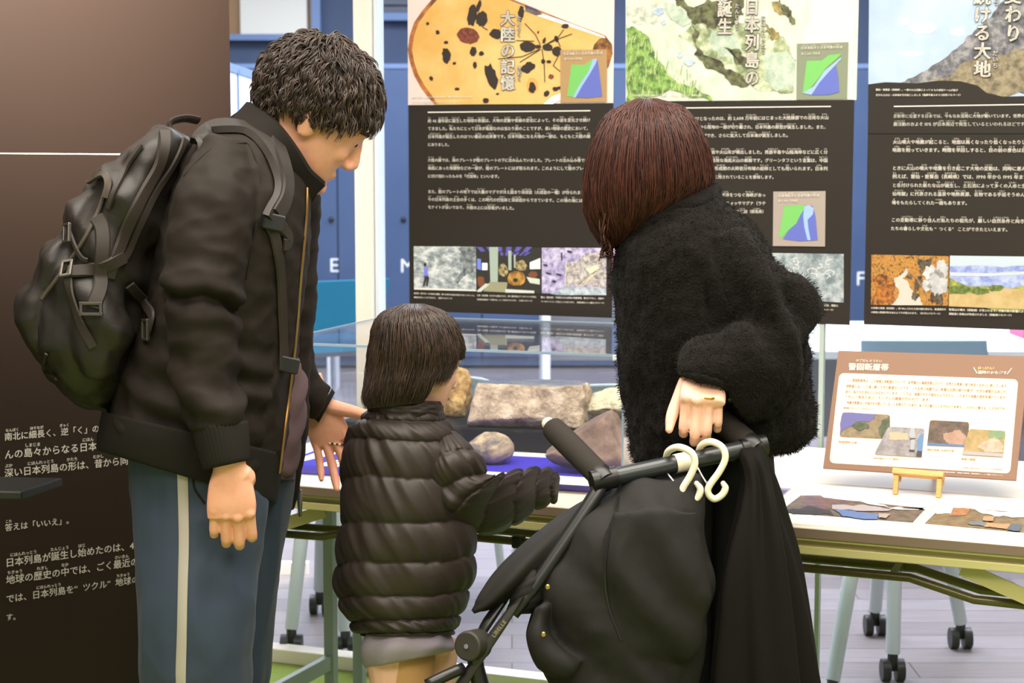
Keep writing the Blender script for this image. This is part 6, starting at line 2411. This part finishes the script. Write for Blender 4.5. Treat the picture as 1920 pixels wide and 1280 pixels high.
M_fl = mat('black_fleece', (23, 20, 18), .95, spec=.05, sheen=.045, bump=(260, .9, .004))
wj = MB()
wj.loft([PR(1180, 415, 1335, 350, YW, .15), PR(1166, 445, 1358, 385, YW, .22), PR(1160, 500, 1410, 435, YW, .30), PR(1162, 570, 1462, 515, YW, .34), PR(1165, 650, 1498, 610, YW, .35), PR(1170, 730, 1514, 700, YW, .35), PR(1180, 800, 1528, 770, YW, .35),
         PR(1190, 850, 1522, 815, YW, .33), PR(1196, 868, 1490, 842, YW, .29)], n=56, sub=5)
wj.loft([PR(1300, 455, 1405, 430, 3.10, .15), PR(1335, 530, 1455, 492, 3.06, .17), PR(1372, 605, 1512, 560, 3.04, .175), PR(1405, 680, 1524, 615, 3.02, .17), PR(1425, 735, 1512, 630, 3.01, .15)], n=36, sub=5)
wj.loft([PR(1500, 725, 1490, 565, 3.02, .15), PR(1445, 770, 1430, 578, 3.00, .16), PR(1402, 785, 1380, 612, 2.985, .15), PR(1388, 760, 1326, 635, 2.975, .13), PR(1380, 738, 1288, 662, 2.965, .115), PR(1373, 722, 1279, 694, 2.955, .10)], n=36, sub=5)
wj.loft([PR(1190, 470, 1250, 460, 3.27, .14), PR(1175, 620, 1250, 620, 3.33, .14), PR(1185, 740, 1260, 740, 3.28, .12)], n=24, sub=4)
wm_ = fuse(wj, .006, 7)


def wdisp(co, n):
    a = wrinkle(co, (7, 7, 5), 3.3, .013) + wrinkle(co, (11, 10, 12), 6.1, .006) + .004 * noise.fractal(co * 40, 1, 2, 3)
    if co.y < 3.06 and co.x > .33:
        a += .012 * math.exp(-((co.z - 1.16) / .07) ** 2) * sin(co.x * 85 + co.z * 40)
    return a


displace(wm_, wdisp)
# short fuzzy pile
wm_.materials.append(M_fl)
vs_ = [v.co.copy() for v in wm_.vertices]
nr_ = [v.normal.copy() for v in wm_.vertices]
wjk = link('jacket', wm_, wom, True)
fz = MB()
rr = random.Random(2)
idx = [rr.randrange(len(vs_)) for _ in range(26000)]
for i in idx:
    p, n_ = vs_[i], nr_[i]
    d = (n_ + Vector((rr.uniform(-.9, .9), rr.uniform(-.9, .9), rr.uniform(-.9, .4)))).normalized()
    L = rr.uniform(.004, .010)
    s_ = d.orthogonal().normalized() * .0008
    q_ = p + Vector((rr.uniform(-.003, .003), rr.uniform(-.003, .003), rr.uniform(-.003, .003)))
    fz.add([q_ - s_, q_ + s_, q_ + d * L], [(0, 1, 2)])
pile = fz.build('fleece_pile', M_fl, wjk)
pile['kind'] = 'stuff'
bvW = bvh_of(wm_)
mb = MB()      # stand collar
mb.loft([PR(1152, 470, 1355, 385, YW, .21), PR(1150, 445, 1350, 362, YW, .215), PR(1156, 434, 1338, 346, YW, .20), PR(1168, 440, 1322, 360, YW, .17)], n=60, sub=6, disp=lambda t, a, L: .004 * noise.noise(Vector((a * 3, t * 5, 1))))
mb.build('collar', M_fl, wjk, smooth=True)
mb = MB()      # soft cuff rolled round the wrist
cuf = [PR(1366, 776, 1300, 694, 2.945, .105), PR(1352, 770, 1284, 702, 2.935, .10)]
ring_pts = []
for k in range(25):
    a = 2 * pi * k / 24
    c, u, v, e = PR(1372, 724, 1278, 697, 2.955, .098)
    ring_pts.append(c + u * cos(a) + v * sin(a))
mb.tube(ring_pts, .0075, n=10, sub=2, cap=False)
mb.build('cuff', M_fl, wjk, smooth=True)
mb = MB()
p, n_ = hit(bvW, 1370, 748, .004)
mb.ball(p, .005, .003, .004, n=10, m=8)
mb.build('lint_speck', mat('green_lint', (150, 164, 70), .8), wjk, smooth=True)
# gold ring on the ring finger
bvH = bvh_of(hmesh)
p, n_ = hit(bvH, 1330, 742, -.008)
mb = MB()
rp = []
dd = Vector((-.05, -.25, -.97)).normalized()
s1 = dd.orthogonal().normalized()
s2 = dd.cross(s1)
for k in range(25):
    a = 2 * pi * k / 24
    rp.append(p + s1 * cos(a) * .0098 + s2 * sin(a) * .0098)
mb.tube(rp, .0018, n=8, cap=False)
mb.build('finger_ring', mat('gold', (226, 170, 80), .2, metal=1.0), wom, smooth=True)
mb = MB()
M_bt = mat('black_trouser_cloth', (22, 21, 21), .85, spec=.2)
mb.loft([PR(1200, 850, 1350, 850, YW - .02, .22), PR(1196, 1000, 1352, 1000, YW, .22), PR(1196, 1200, 1345, 1200, YW, .2), PR(1205, 1500, 1322, 1500, YW, .18), PR(1212, 1620, 1315, 1624, YW, .16)], n=36, sub=5, disp=lambda t, a, L: .004 * sin(a * 5 + t * 6))
mb.loft([PR(1318, 845, 1450, 845, YW - .02, .20), PR(1322, 1000, 1455, 1000, YW - .02, .19), PR(1326, 1200, 1452, 1200, YW - .02, .18), PR(1332, 1500, 1448, 1500, YW - .01, .17), PR(1338, 1620, 1442, 1624, YW - .01, .16)], n=36, sub=5, disp=lambda t, a, L: .004 * sin(a * 5 + t * 6))
mb.build('trousers', M_bt, wom, smooth=True)
for (hx, hy, yy) in ((1262, 1640, YW), (1390, 1640, YW - .02)):
    p = W(hx, hy, yy)
    mb = MB()
    mb.loft([(Vector((p.x + .02, yy - .07, .04)), (.03, 0, 0), (0, 0, .04), 2.4), (Vector((p.x, yy, .045)), (.037, 0, 0), (0, 0, .045), 2.5), (Vector((p.x - .03, yy + .1, .03)), (.04, 0, 0), (0, 0, .03), 2.6),
             (Vector((p.x - .05, yy + .15, .024)), (.033, 0, 0), (0, 0, .024), 2.5)], n=20, sub=4, dome=.014)
    mb.build('shoe', mat('woman_shoe', (34, 32, 32), .5), wom, smooth=True)
# ------------------------------------------------------------------ the stroller
M_fr = mat('stroller_frame', (24, 24, 24), .35, spec=.5)
M_foam = mat('grip_foam', (46, 42, 38), .85, spec=.2, bump=(800, .3, .001))
M_cn = mat('stroller_fabric', (26, 24, 22), .75, spec=.3, bump=(600, .25, .001))
J1, J2 = W(1132, 898, 2.86), W(1412, 838, 2.93)
st = thing('stroller', (.2, 2.82, 0), 'black folding stroller with foam grips and drooping canopy in front of the woman', 'stroller')
mb = MB()
mb.tube([J1 - (J2 - J1) * .02, J1.lerp(J2, .08), J1.lerp(J2, .5), J1.lerp(J2, .94), J2], [.0150, .0152, .0150, .0152, .0150], n=20)
mb.build('crossbar', mat('bar_gloss', (40, 44, 46), .3, spec=.6), st, smooth='auto')
G1, G2 = W(1033, 799, 2.99), W(1297, 742, 3.035)
for g, j in ((G1, J1), (G2, J2)):
    d = (j - g).normalized()
    mb = MB()
    mb.tube([g, g + d * .004, g + d * .012, g + d * .06, j - d * .016, j - d * .010], [.0150, .0185, .0205, .0212, .0205, .0190], n=22, sub=2)
    gp = mb.build('grip', M_foam, st, smooth=True)
    mb = MB()
    mb.tube([g - d * .016, g - d * .013, g + d * .004], [.0075, .0108, .0112], n=16, sub=2)
    mb.build('end_cap', mat('cap_cream', (236, 220, 186), .3) if g is G1 else M_fr, gp, smooth=True)
    mb = MB()
    dx = (J2 - J1).normalized()
    mb.tube([j - d * .020, j - d * .004, j + d * .012], [.0195, .0215, .0185], n=20, sub=3)
    mb.tube([j - dx * (.022 if j is J1 else .022), j + dx * .022], .0185, n=18)
    mb.build('joint_collar', M_fr, st, smooth='auto')
# left push tube, its lower link and hub
mb = MB()
mb.tube([W(1128, 905, 2.862), W(1112, 935, 2.85), W(1060, 1012, 2.83), W(1000, 1098, 2.81), W(960, 1150, 2.80)], [.0150, .0145, .0140, .0140, .0140], n=14, sub=3, flat=.8)
mb.build('push_tube', M_fr, st, smooth=True)
A, B = W(968, 1128, 2.795), W(905, 1222, 2.785)
mb = MB()
mb.loft([(A, (0.013, 0, .010), (0, .010, 0), 4), (A.lerp(B, .5), (.017, 0, .011), (0, .012, 0), 4), (B, (.018, 0, .012), (0, .012, 0), 4), (B + (B - A) * .9, (.018, 0, .012), (0, .012, 0), 4)], n=28, sub=4)
lk = mb.build('side_link', mat('link_plastic', (34, 32, 27), .5), st, smooth='auto')
lf = Face(W(930, 1180, 2.770), Vector((0, -1, .1)).normalized(), Z)
mb = MB()
x0, y0, x1, y1 = 924, 1193, 947, 1163
lf.text(mb, 'LIBELLE', x0, y0, x1, y1, bold=.04, k=1)
mb.build('lettering', mat('worn_lettering', (150, 140, 110), .6), lk)
mb = MB()
hc = W(882, 1210, 2.775)
ax_ = Vector((-.45, -.86, .15)).normalized()
mb.tube([hc + ax_ * .012, hc + ax_ * .009, hc - ax_ * .030], [.0225, .0245, .0250], n=28)
hb = mb.build('hinge_hub', mat('hub_plastic', (42, 39, 33), .5), st, smooth='auto', bevel=.002)
mb = MB()
mb.tube([hc + ax_ * .0125, hc + ax_ * .0145], .004, n=12)
mb.build('rivet', M_chrome, hb)
mb = MB()
mb.tube([hc - ax_ * .012, W(893, 1250, 2.79), W(902, 1290, 2.79), W(905, 1330, 2.79)], [.020, .019, .021, .021], n=16, sub=3, flat=.7)
mb.tube([W(898, 1195, 2.81), W(915, 1165, 2.82), W(948, 1118, 2.84)], [.009, .012, .010], n=10, sub=3, flat=.6)
mb.build('hinge_arm', M_fr, st, smooth=True)
# canopy leaf
mb = MB()
mb.loft([PR(884, 1144, 889, 1150, 2.83, .02), PR(903, 1112, 925, 1136, 2.83, .06), PR(936, 1068, 972, 1104, 2.84, .09), PR(985, 1020, 1022, 1058, 2.86, .10), PR(1050, 968, 1076, 1004, 2.88, .10), PR(1118, 928, 1130, 958, 2.89, .09),
         PR(1190, 903, 1192, 940, 2.90, .08), PR(1260, 885, 1262, 920, 2.91, .07)], n=40, sub=6, disp=lambda t, a, L: .0035 * sin(a * 4 + t * 9) * (t > .05))
mb.build('canopy', M_cn, st, smooth=True)
mb = MB()
mb.loft([PR(985, 1075, 1008, 1060, 2.83, .04), PR(962, 1108, 1020, 1085, 2.825, .06), PR(952, 1140, 1016, 1128, 2.825, .06), PR(958, 1152, 998, 1150, 2.83, .05)], n=60, sub=6, disp=lambda t, a, L: .0012 * sin(t * 75))
cf = mb.build('canopy_fold', M_cn, st, smooth=True)
mb = MB()
for (x, y) in ((1027, 1100), (1019, 1189)):
    p = W(x, y, 2.755)
    mb.ball(p, .004, .002, .0045, n=10, m=8)
# seat fabric hanging under the bar
sf = MB()
sf.loft([PR(1152, 912, 1316, 888, 2.88, .05), PR(1120, 940, 1320, 930, 2.87, .09), PR(1076, 985, 1323, 985, 2.86, .13), PR(1036, 1045, 1326, 1045, 2.85, .15), PR(1006, 1110, 1330, 1110, 2.85, .16), PR(995, 1180, 1328, 1175, 2.85, .16),
         PR(1006, 1232, 1316, 1225, 2.85, .16), PR(1030, 1290, 1310, 1290, 2.85, .16), PR(1050, 1400, 1300, 1400, 2.85, .15), PR(1080, 1480, 1280, 1480, 2.85, .13)], n=72, sub=6)
# rounded flap in front and a rolled ridge at the left
sf.loft([PR(1150, 960, 1310, 955, 2.79, .03), PR(1135, 1040, 1322, 1040, 2.785, .05), PR(1140, 1120, 1326, 1120, 2.782, .055), PR(1158, 1180, 1322, 1178, 2.782, .05), PR(1172, 1220, 1300, 1222, 2.785, .04), PR(1200, 1240, 1275, 1242, 2.79, .02)], n=44, sub=5)
sf.loft([PR(1000, 1140, 1030, 1130, 2.80, .05), PR(993, 1185, 1028, 1180, 2.79, .06), PR(1002, 1222, 1040, 1206, 2.79, .06), PR(1025, 1252, 1065, 1226, 2.79, .06), PR(1065, 1262, 1095, 1236, 2.79, .05)], n=28, sub=4)
fm = fuse(sf, .005, 5)
displace(fm, lambda co, n: wrinkle(co, (9, 8, 6), 7.7, .008) + .005 * sin((co.x * 1.1 + co.z) * 42 + 3 * noise.noise(co * 5)) + wrinkle(co, (22, 18, 16), 1.1, .003))
fm.materials.append(M_cn)
se = link('seat_fabric', fm, st, True)
mb.build('snap', mat('brass_snap', (190, 160, 100), .3, metal=.9), se, smooth=True)
bvS = bvh_of(fm)
mb = MB()
strap(mb, bvS, [(1160, 930), (1142, 1010), (1135, 1080), (1142, 1140), (1165, 1200)], .004, .0015, .001)
mb.build('seam', M_fr, se, smooth='auto')
# lower chassis: out of the picture, carries the stroller on four wheels
for k, (wx_, wy_) in enumerate(((-.03, 2.66), (.34, 2.62), (.05, 2.97), (.40, 2.93))):
    top = W(905, 1320, 2.79) if k in (0, 2) else W(1290, 1320, 2.86)
    mb = MB()
    mb.tube([top, top.lerp(Vector((wx_, wy_, .10)), .5), Vector((wx_, wy_, .085))], .011, n=10, sub=2)
    lg = mb.build('chassis_leg', M_fr, st, smooth='auto')
    mb = MB()
    for s_ in (-1, 1):
        c = Vector((wx_ + s_ * .020, wy_, .0655))
        rp = [c + Vector((0, cos(2 * pi * i / 24) * .052, sin(2 * pi * i / 24) * .052)) for i in range(25)]
        mb.tube(rp, .0125, n=10, cap=False)
        mb.tube([c - Vector((.006, 0, 0)), c + Vector((.006, 0, 0))], .044, n=20)
    mb.build('wheel', M_black, lg, smooth='auto')
mb = MB()
mb.loft([(Vector((.18, 2.80, .20)), (.16, 0, 0), (0, .12, 0), 4), (Vector((.19, 2.81, .30)), (.18, 0, 0), (0, .14, 0), 4)], n=32)
mb.build('basket', M_cn, st, smooth='auto')
mb = MB()
mb.tube([W(800, 1284, 2.74), W(832, 1268, 2.75), W(868, 1252, 2.77)], .0095, n=12, sub=3)
mb.tube([W(905, 1320, 2.79), W(1100, 1420, 2.84), W(1290, 1320, 2.86)], .011, n=10, sub=4)
mb.build('foot_bar', M_fr, st, smooth=True)

# ------------------------------------------------------------------ things hanging on the stroller
M_hook = mat('hook_ivory', (242, 230, 206), .35)
for lab, path, gate, tip in (
    ('ivory snap hook hanging on the stroller bar, nearer the left grip', [(1248, 862, 2.905), (1254, 845, 2.885), (1273, 838, 2.862), (1296, 848, 2.852), (1303, 868, 2.850), (1294, 892, 2.850), (1280, 916, 2.850), (1281, 932, 2.850), (1293, 940, 2.850), (1308, 932, 2.850), (1313, 917, 2.850), (1306, 906, 2.850)],
     [(1252, 888, 2.868), (1264, 904, 2.858), (1278, 920, 2.85)], [(1270, 924, 2.852), (1269, 944, 2.852), (1277, 965, 2.852)]),
    ('ivory snap hook hanging on the stroller bar, nearer the woman\'s hand', [(1309, 850, 2.92), (1316, 834, 2.90), (1334, 828, 2.875), (1354, 838, 2.865), (1360, 858, 2.862), (1350, 882, 2.862), (1329, 912, 2.862), (1329, 927, 2.862), (1340, 935, 2.862), (1354, 927, 2.862), (1360, 915, 2.862), (1356, 906, 2.862)],
     [(1307, 874, 2.88), (1316, 892, 2.87), (1329, 912, 2.862)], None)):
    c = W(path[2][0], path[2][1], path[2][2])
    mb = MB()
    mb.tube([W(*p) for p in path], [.0058] * (len(path) - 1) + [.0042], n=12, sub=5)
    mb.ball(W(*path[-1]), .0044)
    o = mb.build('snap_hook', M_hook, None, smooth=True)
    tag(o, lab, 'hook', 'ivory hooks on the stroller bar')
    mb = MB()
    mb.tube([W(*p) for p in gate], .0022, n=8, sub=2)
    mb.build('wire_gate', M_chrome, o, smooth=True)
    if tip:
        mb = MB()
        mb.tube([W(*p) for p in tip], [.0045, .0040, .0022], n=8, sub=3)
        mb.build('thumb_tab', M_hook, o, smooth=True)
mb = MB()
a, b = J1.lerp(J2, .47), J1.lerp(J2, .60)
mb.tube([a, b], .0162, n=20)
pb = mb.build('bar_sleeve', M_hook, st, smooth='auto')

cl = MB()
cl.loft([PR(1372, 842, 1432, 836, 2.93, .05), PR(1384, 866, 1440, 858, 2.92, .07), PR(1392, 905, 1450, 896, 2.91, .08), PR(1384, 960, 1464, 950, 2.90, .10), PR(1362, 1041, 1488, 1030, 2.89, .12), PR(1345, 1140, 1508, 1130, 2.88, .13),
         PR(1332, 1280, 1530, 1270, 2.87, .14), PR(1322, 1420, 1548, 1410, 2.87, .15), PR(1318, 1540, 1560, 1530, 2.87, .15)], n=120, sub=7,
        disp=lambda t, a, L: min(t * 3, 1) * (.010 * sin(a * 5 + 2.2 * t) + .005 * sin(a * 9 - 3 * t + 1)) * (.4 + t))
o = cl.build('draped_cloth', mat('draped_black_cloth', (19, 16, 13), .85, spec=.15, bump=(500, .3, .001)), None, smooth=True)
tag(o, 'long black cloth hanging in folds from the right end of the stroller bar', 'cloth')
